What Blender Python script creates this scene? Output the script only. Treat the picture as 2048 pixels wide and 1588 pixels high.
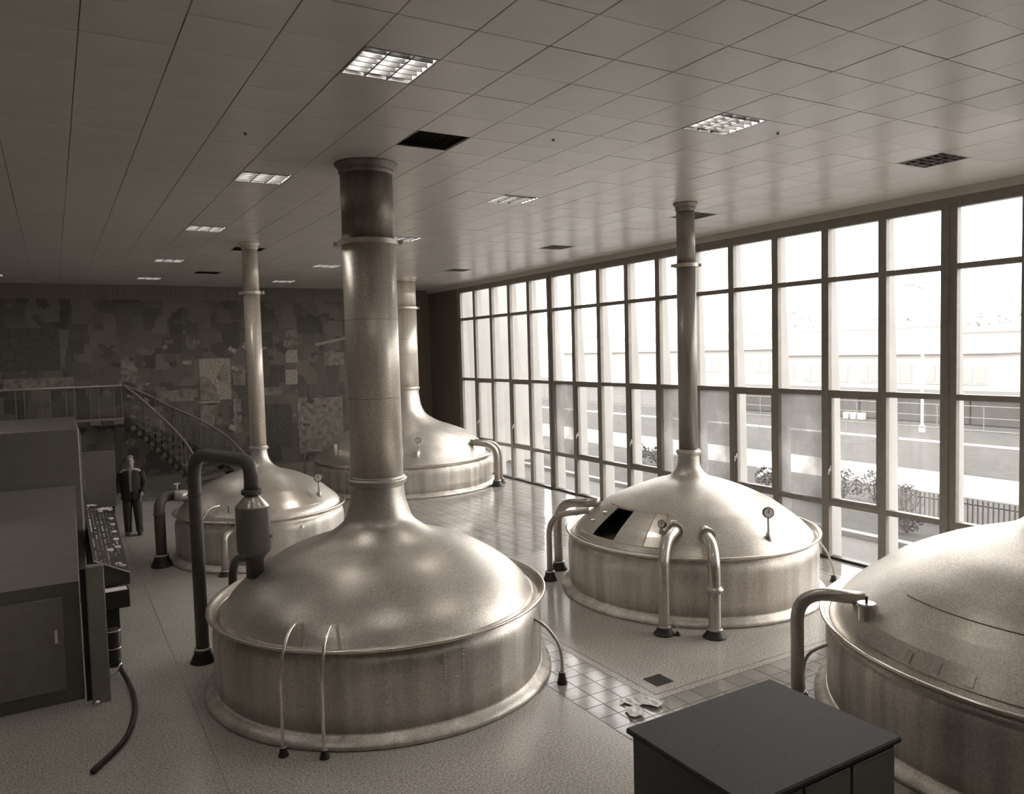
import bpy, bmesh, math, random
from mathutils import Vector, Matrix
random.seed(7)
S = bpy.context.scene
for o in list(bpy.data.objects): bpy.data.objects.remove(o)
COL = S.collection
PI = math.pi

# ------------------------------------------------------------------ camera
CAMZ = 3.7922
cam = bpy.data.cameras.new('camera'); cam.sensor_fit = 'HORIZONTAL'; cam.sensor_width = 36.0
cam.lens = 36.0 * 1554.2 / 2048.0; cam.clip_start = 0.1; cam.clip_end = 600
co = bpy.data.objects.new('camera', cam); COL.objects.link(co)
R_ = Vector((0.86058828, -0.50860802, -0.02656487)); U_ = Vector((0.05261783, 0.03690925, 0.9979324)); F_ = Vector((0.50657593, 0.86020671, -0.05852552))
m = Matrix((R_, U_, -F_)).transposed().to_4x4(); m.translation = Vector((0, 0, CAMZ)); co.matrix_world = m
S.camera = co

# ------------------------------------------------------------------ sky and exposure
SKY = 1.33
w = bpy.data.worlds.new('overcast_sky'); S.world = w; w.use_nodes = True
bg = w.node_tree.nodes['Background']; bg.inputs[0].default_value = (1.0, 0.97, 0.925, 1); bg.inputs[1].default_value = SKY
S.view_settings.view_transform = 'Standard'; S.view_settings.look = 'None'
S.view_settings.exposure = 2.36; S.view_settings.gamma = 1.0
S.view_settings.use_curve_mapping = False
LAMP = 21.0

# ------------------------------------------------------------------ dimensions
WX = 11.639; BY = 25.358; HC = 6.023; Y0 = 22.997; SP = 1.0843
ZT = (0.0, 0.997, 2.930, 4.878, 5.76)
LX = -6.0; FY = -3.0
T = 0.6; TX = 5.6655; TY = 4.865

# ------------------------------------------------------------------ materials
def tint(v, k=1.0):
    """grey of value v with the warm cast of the toned picture"""
    return (v, v * (1 - .075 * k), v * (1 - .155 * k), 1)
def mat(name, v, rough=.6, metal=0.0, k=1.0, noise=None, bump=None, spec=.5, coat=0.0):
    """noise = (scale xyz, amount, detail) on the colour; bump = (scale, strength, distance)"""
    M = bpy.data.materials.new(name); M.use_nodes = True
    N = M.node_tree.nodes; L = M.node_tree.links; b = N['Principled BSDF']
    b.inputs['Base Color'].default_value = tint(v, k); b.inputs['Roughness'].default_value = rough
    b.inputs['Metallic'].default_value = metal; b.inputs['Specular IOR Level'].default_value = spec
    b.inputs['Coat Weight'].default_value = coat
    tc = N.new('ShaderNodeTexCoord')
    if noise:
        layers = noise if isinstance(noise, list) else [noise]
        prev = None
        for (sc, amt, det) in layers:
            mp = N.new('ShaderNodeMapping'); mp.inputs['Scale'].default_value = sc if isinstance(sc, tuple) else (sc,) * 3
            L.new(tc.outputs['Object'], mp.inputs[0])
            n = N.new('ShaderNodeTexNoise'); n.inputs['Scale'].default_value = 1; n.inputs['Detail'].default_value = det
            L.new(mp.outputs[0], n.inputs['Vector'])
            r = N.new('ShaderNodeMapRange'); r.inputs[1].default_value = .3; r.inputs[2].default_value = .7
            r.inputs[3].default_value = 1 - amt; r.inputs[4].default_value = 1 + amt
            L.new(n.outputs[0], r.inputs[0])
            if prev is None: prev = r.outputs[0]
            else:
                mu = N.new('ShaderNodeMath'); mu.operation = 'MULTIPLY'; L.new(prev, mu.inputs[0]); L.new(r.outputs[0], mu.inputs[1]); prev = mu.outputs[0]
        vm = N.new('ShaderNodeVectorMath'); vm.operation = 'SCALE'; vm.inputs[0].default_value = tint(v, k)[:3]
        L.new(prev, vm.inputs['Scale']); L.new(vm.outputs[0], b.inputs['Base Color'])
    if bump:
        n = N.new('ShaderNodeTexNoise'); n.inputs['Scale'].default_value = bump[0]; n.inputs['Detail'].default_value = 3
        L.new(tc.outputs['Object'], n.inputs['Vector'])
        bp = N.new('ShaderNodeBump'); bp.inputs['Strength'].default_value = bump[1]; bp.inputs['Distance'].default_value = bump[2]
        L.new(n.outputs[0], bp.inputs['Height']); L.new(bp.outputs[0], b.inputs['Normal'])
    return M
def copper(name, v, rough, amt=.16, streak=(2.2, 2.2, .5), k=1.0, dirt=.5):
    """dull weathered copper: metal, with patches of duller tarnish"""
    M = mat(name, v, rough, 1.0, k, noise=[(streak, amt, 6), ((55, 55, 55), .20, 2)], bump=(5, .03, .02))
    N = M.node_tree.nodes; L = M.node_tree.links; b = N['Principled BSDF']
    n = N.new('ShaderNodeTexNoise'); n.inputs['Scale'].default_value = 1.6; n.inputs['Detail'].default_value = 4
    tc = [x for x in N if x.type == 'TEX_COORD'][0]; L.new(tc.outputs['Object'], n.inputs['Vector'])
    r = N.new('ShaderNodeMapRange'); r.inputs[1].default_value = .15; r.inputs[2].default_value = .85
    r.inputs[3].default_value = rough - .06; r.inputs[4].default_value = rough + .08
    L.new(n.outputs[0], r.inputs[0]); L.new(r.outputs[0], b.inputs['Roughness'])
    r2 = N.new('ShaderNodeMapRange'); r2.inputs[1].default_value = .1; r2.inputs[2].default_value = .9
    r2.inputs[3].default_value = 1 - dirt * .85; r2.inputs[4].default_value = 1 - dirt * .5
    L.new(n.outputs[0], r2.inputs[0]); L.new(r2.outputs[0], b.inputs['Metallic'])
    return M
def glass(name, dirt, streak=False, v=.75):
    """a thin window pane: mostly clear, a little mirror, plus a film of dust or grey frosting that scatters light"""
    M = bpy.data.materials.new(name); M.use_nodes = True
    N = M.node_tree.nodes; L = M.node_tree.links; N.clear()
    out = N.new('ShaderNodeOutputMaterial'); tr = N.new('ShaderNodeBsdfTransparent'); gl = N.new('ShaderNodeBsdfGlossy')
    gl.inputs['Roughness'].default_value = .02; lw = N.new('ShaderNodeLayerWeight'); pw = N.new('ShaderNodeMath'); pw.operation = 'POWER'; pw.inputs[1].default_value = 5
    ma = N.new('ShaderNodeMath'); ma.operation = 'MULTIPLY_ADD'; ma.inputs[1].default_value = .8; ma.inputs[2].default_value = .03
    L.new(lw.outputs['Facing'], pw.inputs[0]); L.new(pw.outputs[0], ma.inputs[0])
    mx = N.new('ShaderNodeMixShader'); L.new(ma.outputs[0], mx.inputs[0]); L.new(tr.outputs[0], mx.inputs[1]); L.new(gl.outputs[0], mx.inputs[2])
    df = N.new('ShaderNodeBsdfTranslucent'); df.inputs[0].default_value = tint(v, .4)
    m2 = N.new('ShaderNodeMixShader'); L.new(mx.outputs[0], m2.inputs[1]); L.new(df.outputs[0], m2.inputs[2])
    tc = N.new('ShaderNodeTexCoord'); mp = N.new('ShaderNodeMapping'); mp.inputs['Scale'].default_value = (5, 9, .8) if streak else (1.2, 1.2, .8)
    n = N.new('ShaderNodeTexNoise'); n.inputs['Scale'].default_value = 1; n.inputs['Detail'].default_value = 4
    L.new(tc.outputs['Object'], mp.inputs[0]); L.new(mp.outputs[0], n.inputs['Vector'])
    r = N.new('ShaderNodeMapRange'); r.inputs[1].default_value = .3; r.inputs[2].default_value = .7
    r.inputs[3].default_value = dirt * .55; r.inputs[4].default_value = min(1, dirt * 1.45)
    L.new(n.outputs[0], r.inputs[0]); L.new(r.outputs[0], m2.inputs[0]); L.new(m2.outputs[0], out.inputs[0])
    return M
def emit(name, st, col=(1, .96, .89, 1)):
    M = bpy.data.materials.new(name); M.use_nodes = True; N = M.node_tree.nodes; N.clear()
    e = N.new('ShaderNodeEmission'); e.inputs[0].default_value = col; e.inputs[1].default_value = st
    o = N.new('ShaderNodeOutputMaterial'); M.node_tree.links.new(e.outputs[0], o.inputs[0]); return M

M_CEIL = mat('ceiling_board', .70, .27, k=.55, noise=[(170, .10, 2), (1.3, .03, 2)], bump=(240, .10, .003), spec=.55)
M_CEILB = mat('ceiling_void', .10, .9)
M_TILE = [mat('floor_tile_%d' % i, v, .11, k=.9, noise=[(90, .16, 3), (3, .08, 3)], bump=(5, .08, .012), spec=.5) for i, v in enumerate((.32, .34, .36))]
M_MOSAIC = mat('mosaic_floor', .47, .19, k=.9, noise=[(48, .42, 2), (1.2, .07, 3)], bump=(60, .12, .004), spec=.45)
M_GROUT = mat('grout', .30, .8)
M_WALLD = mat('dark_wall', .17, .65, k=2.0, noise=[((14, 14, .3), .12, 2)])
M_WALL = mat('plain_wall', .20, .8, k=1.6)
M_FRAME = mat('window_metal', .25, .42, k=1.3, noise=(8, .08, 2))
M_BEAM = mat('beam_paint', .55, .55, k=1.2)
M_CU = copper('copper_dome', .60, .37)
M_CU2 = copper('copper_body', .60, .38, amt=.28, streak=(5, 5, .35), dirt=.7)
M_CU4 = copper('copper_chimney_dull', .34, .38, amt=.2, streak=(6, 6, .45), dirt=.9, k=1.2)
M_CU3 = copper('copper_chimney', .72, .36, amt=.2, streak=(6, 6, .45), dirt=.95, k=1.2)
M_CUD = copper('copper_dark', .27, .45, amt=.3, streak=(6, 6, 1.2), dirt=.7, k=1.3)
M_CUP = copper('copper_pipe', .52, .30, amt=.1, dirt=.5)
M_EDGE = copper('copper_edge', .85, .24, amt=.06, dirt=.2)
M_PAINT = mat('pipe_paint', .10, .42, k=1.5, spec=.5)
M_PAINT2 = mat('vessel_paint', .17, .40, k=1.3, spec=.5, noise=((2, 2, 1), .08, 3))
M_BLACK = mat('black_iron', .022, .5, k=2.2)
M_DARK = mat('dark_plastic', .030, .45, k=2.0)
M_CHROME = mat('bright_metal', .85, .16, 1.0, k=.5)
M_DIAL = mat('dial_face', .8, .5, k=.8)
M_WHITE = mat('paper_white', .85, .7, k=.4)
M_LAMPW = mat('lamp_tray', .42, .35, k=.3)
M_BLADE = mat('louvre_blade', .022, .5, k=.6)
M_TUBE = emit('lamp_tube', LAMP)
M_TUBEOFF = mat('tube_unlit', .5, .3, k=.6)
M_DESK = mat('desk_steel', .045, .40, k=1.5)
M_CAB = mat('cabinet_grey', .16, .42, k=1.3, noise=(5, .06, 2))
M_CABL = mat('cabinet_grey_light', .26, .45, k=1.2, noise=(9, .07, 3))
M_STAIR = mat('stair_dark', .07, .5, k=2)
M_RAIL = mat('rail_metal', .30, .35, .4, k=1.4)
M_BAL = mat('baluster_metal', .24, .35, .5, k=1.4)

# ------------------------------------------------------------------ helpers
def new_bm(): return bmesh.new()
def put(name, bm, material, parent=None, smooth=False):
    me = bpy.data.meshes.new(name)
    if smooth:
        for f in bm.faces: f.smooth = True
    bmesh.ops.recalc_face_normals(bm, faces=bm.faces)
    if parent is not None:
        bm.transform(parent.matrix_world.inverted())
    bm.to_mesh(me); bm.free()
    if material is not None:
        if isinstance(material, (list, tuple)):
            for x in material: me.materials.append(x)
        else: me.materials.append(material)
    o = bpy.data.objects.new(name, me); COL.objects.link(o)
    if parent is not None:
        o.parent = parent
    return o
def sub(name, bm, material, parent, smooth=False, label=None):
    """a child of a mesh part: shares that part's frame (its vertices are already in the root's frame)"""
    root = parent
    while root.parent: root = root.parent
    me = bpy.data.meshes.new(name)
    if smooth:
        for f in bm.faces: f.smooth = True
    bmesh.ops.recalc_face_normals(bm, faces=bm.faces)
    bm.transform(root.matrix_world.inverted()); bm.to_mesh(me); bm.free(); me.materials.append(material)
    o = bpy.data.objects.new(name, me); COL.objects.link(o); o.parent = parent
    if label: o['label'] = label
    return o
def tag(o, label, cat, group=None):
    o['label'] = label; o['category'] = cat
    if group: o['group'] = group
    return o
def thing(name, loc, label, cat, group=None):
    o = bpy.data.objects.new(name, None); COL.objects.link(o); o.location = loc
    o.matrix_world = Matrix.Translation(Vector(loc)); o.empty_display_size = .2
    return tag(o, label, cat, group)
def box(bm, x0, y0, z0, x1, y1, z1, bev=0.0, mi=0):
    r = bmesh.ops.create_cube(bm, size=1)
    vs = r['verts']; bmesh.ops.scale(bm, vec=(abs(x1 - x0), abs(y1 - y0), abs(z1 - z0)), verts=vs)
    bmesh.ops.translate(bm, vec=((x0 + x1) / 2, (y0 + y1) / 2, (z0 + z1) / 2), verts=vs)
    if mi:
        for f in {f for v in vs for f in v.link_faces}: f.material_index = mi
    if bev > 0:
        es = list({e for v in vs for e in v.link_edges})
        bmesh.ops.bevel(bm, geom=es, offset=bev, segments=1, affect='EDGES', profile=.5)
def obox(bm, c, ux, uy, uz, hx, hy, hz):
    """box with its own axes"""
    c = Vector(c); vs = []
    for sx in (-1, 1):
        for sy in (-1, 1):
            for sz in (-1, 1): vs.append(bm.verts.new(c + Vector(ux) * hx * sx + Vector(uy) * hy * sy + Vector(uz) * hz * sz))
    for q in ((0, 1, 3, 2), (4, 6, 7, 5), (0, 4, 5, 1), (2, 3, 7, 6), (0, 2, 6, 4), (1, 5, 7, 3)): bm.faces.new([vs[i] for i in q])
def lathe(bm, cx, cy, prof, n=64, a0=0.0, cap=True, closed=False):
    rings = []
    for (r, z) in prof:
        rings.append([bm.verts.new((cx + r * math.cos(a0 + 2 * PI * i / n), cy + r * math.sin(a0 + 2 * PI * i / n), z)) for i in range(n)])
    for a, b in zip(rings, rings[1:]):
        for i in range(n): bm.faces.new((a[i], a[(i + 1) % n], b[(i + 1) % n], b[i]))
    if closed:
        a, b = rings[-1], rings[0]
        for i in range(n): bm.faces.new((a[i], a[(i + 1) % n], b[(i + 1) % n], b[i]))
    elif cap:
        for q in (rings[0], rings[-1]):
            if (Vector(q[0].co) - Vector((cx, cy, q[0].co.z))).length > 1e-4: bm.faces.new(q)
    return rings
def ringprof(R, z, r, n=10, sx=1.0):
    return [(R + r * sx * math.cos(2 * PI * i / n), z + r * math.sin(2 * PI * i / n)) for i in range(n)]
def smooth_path(pts, k=6):
    P = [Vector(p) for p in pts]; out = []
    Q = [P[0] * 2 - P[1]] + P + [P[-1] * 2 - P[-2]]
    for i in range(1, len(Q) - 2):
        for j in range(k):
            t = j / k; a, b, c, d = Q[i - 1], Q[i], Q[i + 1], Q[i + 2]
            out.append(.5 * ((2 * b) + (c - a) * t + (2 * a - 5 * b + 4 * c - d) * t * t + (3 * b - a - 3 * c + d) * t ** 3))
    out.append(P[-1]); return out
def bend_path(pts, rad, k=8):
    """polyline with rounded corners"""
    P = [Vector(p) for p in pts]; out = [P[0]]
    for a, b, c in zip(P, P[1:], P[2:]):
        d1 = (a - b); d2 = (c - b); r = min(rad, d1.length * .49, d2.length * .49)
        p, q = b + d1.normalized() * r, b + d2.normalized() * r
        for j in range(k + 1):
            t = j / k; out.append((1 - t) ** 2 * p + 2 * t * (1 - t) * b + t * t * q)
    out.append(P[-1]); return out
def tube(bm, path, r, n=14, cap=True):
    P = [Vector(p) for p in path]; rs = r if isinstance(r, (list, tuple)) else [r] * len(P)
    up = Vector((0, 0, 1)); t0 = (P[1] - P[0]).normalized()
    if abs(t0.dot(up)) > .95: up = Vector((1, 0, 0))
    nrm = (up - t0 * up.dot(t0)).normalized(); rings = []
    for i, p in enumerate(P):
        t = (P[min(i + 1, len(P) - 1)] - P[max(i - 1, 0)]).normalized()
        nrm = (nrm - t * nrm.dot(t)).normalized(); bn = t.cross(nrm)
        rings.append([bm.verts.new(p + (nrm * math.cos(2 * PI * j / n) + bn * math.sin(2 * PI * j / n)) * rs[i]) for j in range(n)])
    for a, b in zip(rings, rings[1:]):
        for j in range(n): bm.faces.new((a[j], a[(j + 1) % n], b[(j + 1) % n], b[j]))
    if cap:
        bm.faces.new(rings[0]); bm.faces.new(rings[-1])
def structure(o):
    o['kind'] = 'structure'; return o
def instance(name, me, loc, parent, rot=0.0):
    o = bpy.data.objects.new(name, me); o.location = loc
    if rot: o.rotation_euler = (0, 0, rot)
    COL.objects.link(o); o.parent = parent; return o

# ------------------------------------------------------------------ where things appear, used only to rank which tiles get an object of their own
def seen(x, y, z):
    d = Vector((x, y, z - CAMZ)); f = d.dot(F_)
    if f < .3: return 0
    px = 1024 + 1554.2 * d.dot(R_) / f; py = 794 - 1554.2 * d.dot(U_) / f
    if not (-20 < px < 2068 and -20 < py < 1608): return 0
    return 1 / (f * f * f)

# ================================================================== THE ROOM
bm = new_bm(); box(bm, LX - .2, FY - .2, HC + .16, WX + .3, BY + .3, HC + .3)
ceiling = structure(put('ceiling', bm, M_CEILB))
bm = new_bm(); box(bm, LX - .2, FY - .2, -.30, WX + .14, BY + .3, -.005)
floor = structure(put('floor', bm, M_GROUT))
bm = new_bm(); box(bm, LX - .2, BY, -.02, WX + .3, BY + .3, HC + .3); structure(put('wall_back', bm, M_WALLD))
bm = new_bm(); box(bm, LX - .2, FY - .2, -.02, LX, BY, HC + .3); structure(put('wall_left', bm, M_WALL))
bm = new_bm(); box(bm, LX, FY - .2, -.02, WX + .14, FY, HC + .3); structure(put('wall_front', bm, M_WALL))
# window wall: strip between the last window and the back corner, and the beam above the windows
bm = new_bm(); box(bm, WX - .02, Y0 + .06, 0, WX + .14, BY, HC + .16); box(bm, WX - .02, FY, 0, WX + .14, Y0 - 21 * SP - .06, HC + .16)
structure(put('wall_right', bm, M_WALLD))
bm = new_bm(); box(bm, WX - .10, FY, 5.90, WX + .14, BY, HC + .16)
structure(put('trim_1', bm, M_BEAM))
bm = new_bm(); box(bm, WX - .05, FY, 5.80, WX + .14, Y0 + .08, 5.90)
structure(put('trim_2', bm, M_FRAME))
bm = new_bm(); box(bm, LX, BY - .035, 0, WX - .02, BY, .34)
structure(put('baseboard_back', bm, mat('skirting', .25, .5, k=1.5)))
bm = new_bm(); box(bm, WX - .03, FY, 0, WX + .12, Y0 + .08, .045)
structure(put('baseboard_right', bm, M_DARK))

# ---- ceiling boards
LAMPS_ON = [(i, j) for i in (0, -6, -12) for j in (-6, 1, 8, 15, 23, 30)]
LAMPS_OFF = [(6, j) for j in (-6, 1, 8, 15, 23, 30)]
VENTS = [(-4, 4), (-4, 27), (-4, 19)]
holes = set(LAMPS_ON + LAMPS_OFF + VENTS)
gap = .003
def tile_mesh(name, s, top, thick, mt, down=False, bev=.004):
    b = new_bm(); h = s / 2 - gap
    if down: box(b, -h, -h, 0, h, h, thick)
    else: box(b, -h, -h, -thick, h, h, 0)
    es = [e for e in b.edges if all(abs(v.co.z) < 1e-6 for v in e.verts)]
    bmesh.ops.bevel(b, geom=es, offset=bev, segments=1, affect='EDGES')
    me = bpy.data.meshes.new(name); b.to_mesh(me); b.free(); me.materials.append(mt); return me
cm = tile_mesh('ceiling_tile', T, 0, .02, M_CEIL, down=True, bev=.003)
cells = []
i0 = math.floor((LX - TX) / T); i1 = math.ceil((WX - .1 - TX) / T); j0 = math.floor((FY - TY) / T); j1 = math.ceil((BY - TY) / T)
for i in range(i0, i1):
    for j in range(j0, j1):
        if (i, j) in holes: continue
        cells.append((-seen(TX + (i + .5) * T, TY + (j + .5) * T, HC), i, j))
cells.sort()
for _, i, j in cells[:290]:
    instance('ceiling_tile', cm, (TX + (i + .5) * T, TY + (j + .5) * T, HC + random.uniform(-.0015, .0015)), ceiling)
bm = new_bm()
for _, i, j in cells[290:]:
    x0, x1 = max(LX, TX + i * T), min(WX - .1, TX + (i + 1) * T); y0, y1 = max(FY, TY + j * T), min(BY, TY + (j + 1) * T)
    if x1 - x0 < .03 or y1 - y0 < .03: continue
    z = HC + random.uniform(-.0015, .0015)
    box(bm, x0 + gap, y0 + gap, z, x1 - gap, y1 - gap, z + .02)
o = put('ceiling_tiles_far', bm, M_CEIL, ceiling); o.name = 'ceiling_tile_field'; o['kind'] = 'stuff'
# thin dark T bars in the joints, set just above the board faces
bm = new_bm()
for i in range(i0, i1 + 1):
    x = TX + i * T
    if LX < x < WX - .1: box(bm, x - .012, FY, HC + .008, x + .012, BY, HC + .016)
for j in range(j0, j1 + 1):
    y = TY + j * T
    if FY < y < BY: box(bm, LX, y - .012, HC + .0085, WX - .1, y + .012, HC + .0165)
o = put('ceiling_grid', bm, mat('grid_bar', .10, .6, k=1.2), ceiling); o['kind'] = 'stuff'

# ---- floor: square stone tiles, two fields of fine mosaic round the kettles
FT = .25; FXO = 5.64; FYO = 6.54
fields = [(5.42, 6.18, 10.9, 12.4), (1.22, 5.0, 4.72, 23.0), (-5.9, 3.0, 1.14, 23.0)]
def in_field(x, y): return any(a < x < c and b < y < d for a, b, c, d in fields)
fm = [tile_mesh('floor_tile', FT, 0, .02, mt, bev=.002) for mt in M_TILE]
fc = []
for i in range(math.floor((LX - FXO) / FT), math.ceil((WX - .03 - FXO) / FT)):
    for j in range(math.floor((FY - FYO) / FT), math.ceil((BY - FYO) / FT)):
        x, y = FXO + (i + .5) * FT, FYO + (j + .5) * FT
        if in_field(x, y): continue
        hid = math.hypot(x - 3.285, y - 8.818) < 2.0 or math.hypot(x - 8.66, y - 3.5) < 2.6
        ok = .2 < x < 11.2 and not hid
        fc.append((-seen(x, y, 0) if ok else 0, i, j))
fc.sort()
for s_, i, j in fc[:290]:
    instance('floor_tile', random.choice(fm), (FXO + (i + .5) * FT, FYO + (j + .5) * FT, random.uniform(-.0012, .0012)), floor)
bm = new_bm()
def quad_tile(bm, x0, y0, x1, y1, z, mi):
    """cheap tile: top face on a slight slope of its own, plus a chamfer ring running down into the joint"""
    if x1 - x0 < .02 or y1 - y0 < .02: return
    dz = random.uniform(-.0004, .0004); g = .003; c = .002
    t = [bm.verts.new((x0 + g + c, y0 + g + c, z)), bm.verts.new((x1 - g - c, y0 + g + c, z + dz)), bm.verts.new((x1 - g - c, y1 - g - c, z + dz)), bm.verts.new((x0 + g + c, y1 - g - c, z))]
    l = [bm.verts.new((x0 + g, y0 + g, -.02)), bm.verts.new((x1 - g, y0 + g, -.02)), bm.verts.new((x1 - g, y1 - g, -.02)), bm.verts.new((x0 + g, y1 - g, -.02))]
    fs = [bm.faces.new(t)] + [bm.faces.new((l[a], l[(a + 1) % 4], t[(a + 1) % 4], t[a])) for a in range(4)]
    for f in fs: f.material_index = mi
for s_, i, j in fc[290:]:
    x0, x1 = max(LX, FXO + i * FT), min(WX - .03, FXO + (i + 1) * FT); y0, y1 = max(FY, FYO + j * FT), min(BY, FYO + (j + 1) * FT)
    quad_tile(bm, x0, y0, x1, y1, random.uniform(-.0012, .0012), random.randrange(3))
o = put('floor_tile_field', bm, M_TILE, floor); o['kind'] = 'stuff'
for k, (a, b, c, d) in enumerate(fields):
    # whole tiles only were left out, so run the mosaic to the tile edges
    ai = FXO + math.ceil((a - FXO) / FT - .5) * FT; ci = FXO + math.floor((c - FXO) / FT + .5) * FT
    bi = FYO + math.ceil((b - FYO) / FT - .5) * FT; di = FYO + math.floor((d - FYO) / FT + .5) * FT
    bm = new_bm(); box(bm, ai + .004, bi + .004, -.02, ci - .004, di - .004, -.0005)
    put('mosaic_field', bm, M_MOSAIC, floor)
    if k: continue
    bm = new_bm()
    for q in (.10,): 
        box(bm, ai + q, bi + q, -.001, ci - q, bi + q + .02, .0015); box(bm, ai + q, di - q - .02, -.001, ci - q, di - q, .0015)
        box(bm, ai + q, bi + q, -.001, ai + q + .02, di - q, .0015); box(bm, ci - q - .02, bi + q, -.001, ci - q, di - q, .0015)
    put('border_strip', bm, M_TILE[2], floor)
# the black floor drain beyond the aisle
t = thing('floor_drain', (5.765, 6.665, .002), 'small black square drain set in the floor in front of the right-hand kettle', 'drain')
bm = new_bm(); box(bm, 5.645, 6.545, .0005, 5.885, 6.785, .006); put('cover', bm, M_BLACK, t)
bm = new_bm()
for k in range(6): box(bm, 5.665 + k * .035, 6.56, .006, 5.675 + k * .035, 6.77, .0085)
put('grating', bm, M_BLACK, t)

# ---- windows
POSTS = {0, 5, 10, 15, 20}
G_CLEAR = glass('pane_clear', .01); G_DUSTY = glass('pane_dusty', .02); G_HAZE = glass('pane_grey_frosted', .68, v=.21); G_STREAK = glass('pane_streaked', .035, True)  # frosted panes get a dense grey scattering film
NB = 21
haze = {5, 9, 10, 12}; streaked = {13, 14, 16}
case = {1, 3, 6, 8, 11, 13, 16, 18}
mi_ = 0
for b in range(NB):
    ya = Y0 - b * SP; yb = ya - SP
    if yb < FY: break
    wn = structure(bpy.data.objects.new('window_%d' % (b + 1), None)); COL.objects.link(wn); wn.location = (WX, ya, 0)
    wn.matrix_world = Matrix.Translation((WX, ya, 0))
    # upright at the far side of the bay
    hw = .125 if b in POSTS else .072
    bm = new_bm(); box(bm, WX - .055, ya - hw, .03, WX + .045, ya + hw, 5.82, .006)
    if b in POSTS:
        box(bm, WX - .075, ya - .012, .03, WX - .05, ya + .012, 5.82)
    put('mullion', bm, M_FRAME, wn)
    y1, y2 = ya - hw, yb + (.125 if (b + 1) in POSTS else .072)
    for z, hh in ((ZT[1], .045), (ZT[2], .045), (ZT[3], .042)):
        bm = new_bm(); box(bm, WX - .045, y2 - .002, z - hh, WX + .08, y1 + .002, z + hh, .005); put('transom', bm, M_FRAME, wn)
    bm = new_bm(); box(bm, WX - .045, y2 - .002, 5.745, WX + .08, y1 + .002, 5.82); put('window_head', bm, M_FRAME, wn)
    zz = [.045, ZT[1] - .045, ZT[1] + .045, ZT[2] - .045, ZT[2] + .045, ZT[3] - .042, ZT[3] + .042, 5.745]
    for r in range(4):
        za, zb = zz[2 * r], zz[2 * r + 1]
        g = G_DUSTY if r < 2 else G_CLEAR
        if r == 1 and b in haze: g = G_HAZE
        if r == 1 and b in streaked: g = G_STREAK
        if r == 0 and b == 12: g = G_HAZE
        q = .03 if (r == 1 and b in case) else .0
        bm = new_bm(); box(bm, WX + .02, y2 + q, za + q, WX + .026, y1 - q, zb - q); put('pane', bm, g, wn)
        if r == 1 and b in case:
            bm = new_bm(); q = .045
            box(bm, WX - .03, y2, za, WX + .05, y1, za + q); box(bm, WX - .03, y2, zb - q, WX + .05, y1, zb)
            box(bm, WX - .03, y2, za + q, WX + .05, y2 + q, zb - q); box(bm, WX - .03, y1 - q, za + q, WX + .05, y1, zb - q)
            cs = put('casement', bm, M_FRAME, wn)
            bm = new_bm(); box(bm, WX - .05, y1 - .035, 1.55, WX - .03, y1 - .012, 1.66, .003); tube(bm, [(WX - .05, y1 - .024, 1.60), (WX - .08, y1 - .024, 1.60), (WX - .085, y1 - .024, 1.50)], .008, 6)
            sub('handle', bm, M_CHROME, cs)

# ================================================================== OUTSIDE
M_CONC = mat('pale_concrete', .40, .85, k=.45, noise=(1.5, .06, 3))
M_WING = mat('wing_concrete', .32, .85, k=.45, noise=(1.0, .06, 3))
M_PAVE = mat('paving', .068, .8, k=.5, noise=(6, .10, 4))
M_GRASS = mat('grass', .030, .95, k=.7, noise=[(7, .5, 6), (1.1, .25, 3)], bump=(30, .5, .03))
M_ROAD = mat('pale_road', .40, .9, k=.4, noise=(2, .06, 3))
M_ASPH = mat('asphalt', .05, .9, k=.5, noise=(1, .1, 3))
M_FAR = mat('pale_far_ground', .36, .95, k=.4)  # distance haze is put into this pale colour
GZ = -.10
for b in range(NB):                                  # tapering concrete fins outside the uprights, one per bay
    ya = Y0 - b * SP
    if ya < FY: break
    bm = new_bm()
    prof = [(WX + .05, GZ), (WX + .34, GZ), (WX + .30, 2.9), (WX + .21, 4.9), (WX + .19, 6.2), (WX + .05, 6.2)]
    a_ = [bm.verts.new((x, ya - .04, z)) for x, z in prof]; c_ = [bm.verts.new((x, ya + .04, z)) for x, z in prof]
    bm.faces.new(a_); bm.faces.new(c_)
    for i in range(len(prof)): bm.faces.new((a_[i], a_[(i + 1) % 6], c_[(i + 1) % 6], c_[i]))
    structure(put('trim_%d' % (b + 3), bm, M_CONC))
# end wall of the facade outside, flaring outwards at its head
bm = new_bm(); pr = [(WX + .14, GZ + .04), (15.02, GZ + .04), (14.98, 2.5), (14.84, 3.5), (14.96, 4.7), (15.15, 5.5), (15.5, 6.3), (15.9, 7.0), (WX + .14, 7.0)]
a_ = [bm.verts.new((x, 23.45, z)) for x, z in pr]; c_ = [bm.verts.new((x, 23.8, z)) for x, z in pr]
bm.faces.new(a_); bm.faces.new(c_)
for i in range(len(pr)): bm.faces.new((a_[i], a_[(i + 1) % len(pr)], c_[(i + 1) % len(pr)], c_[i]))
structure(put('wall_outside', bm, M_WING))

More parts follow.
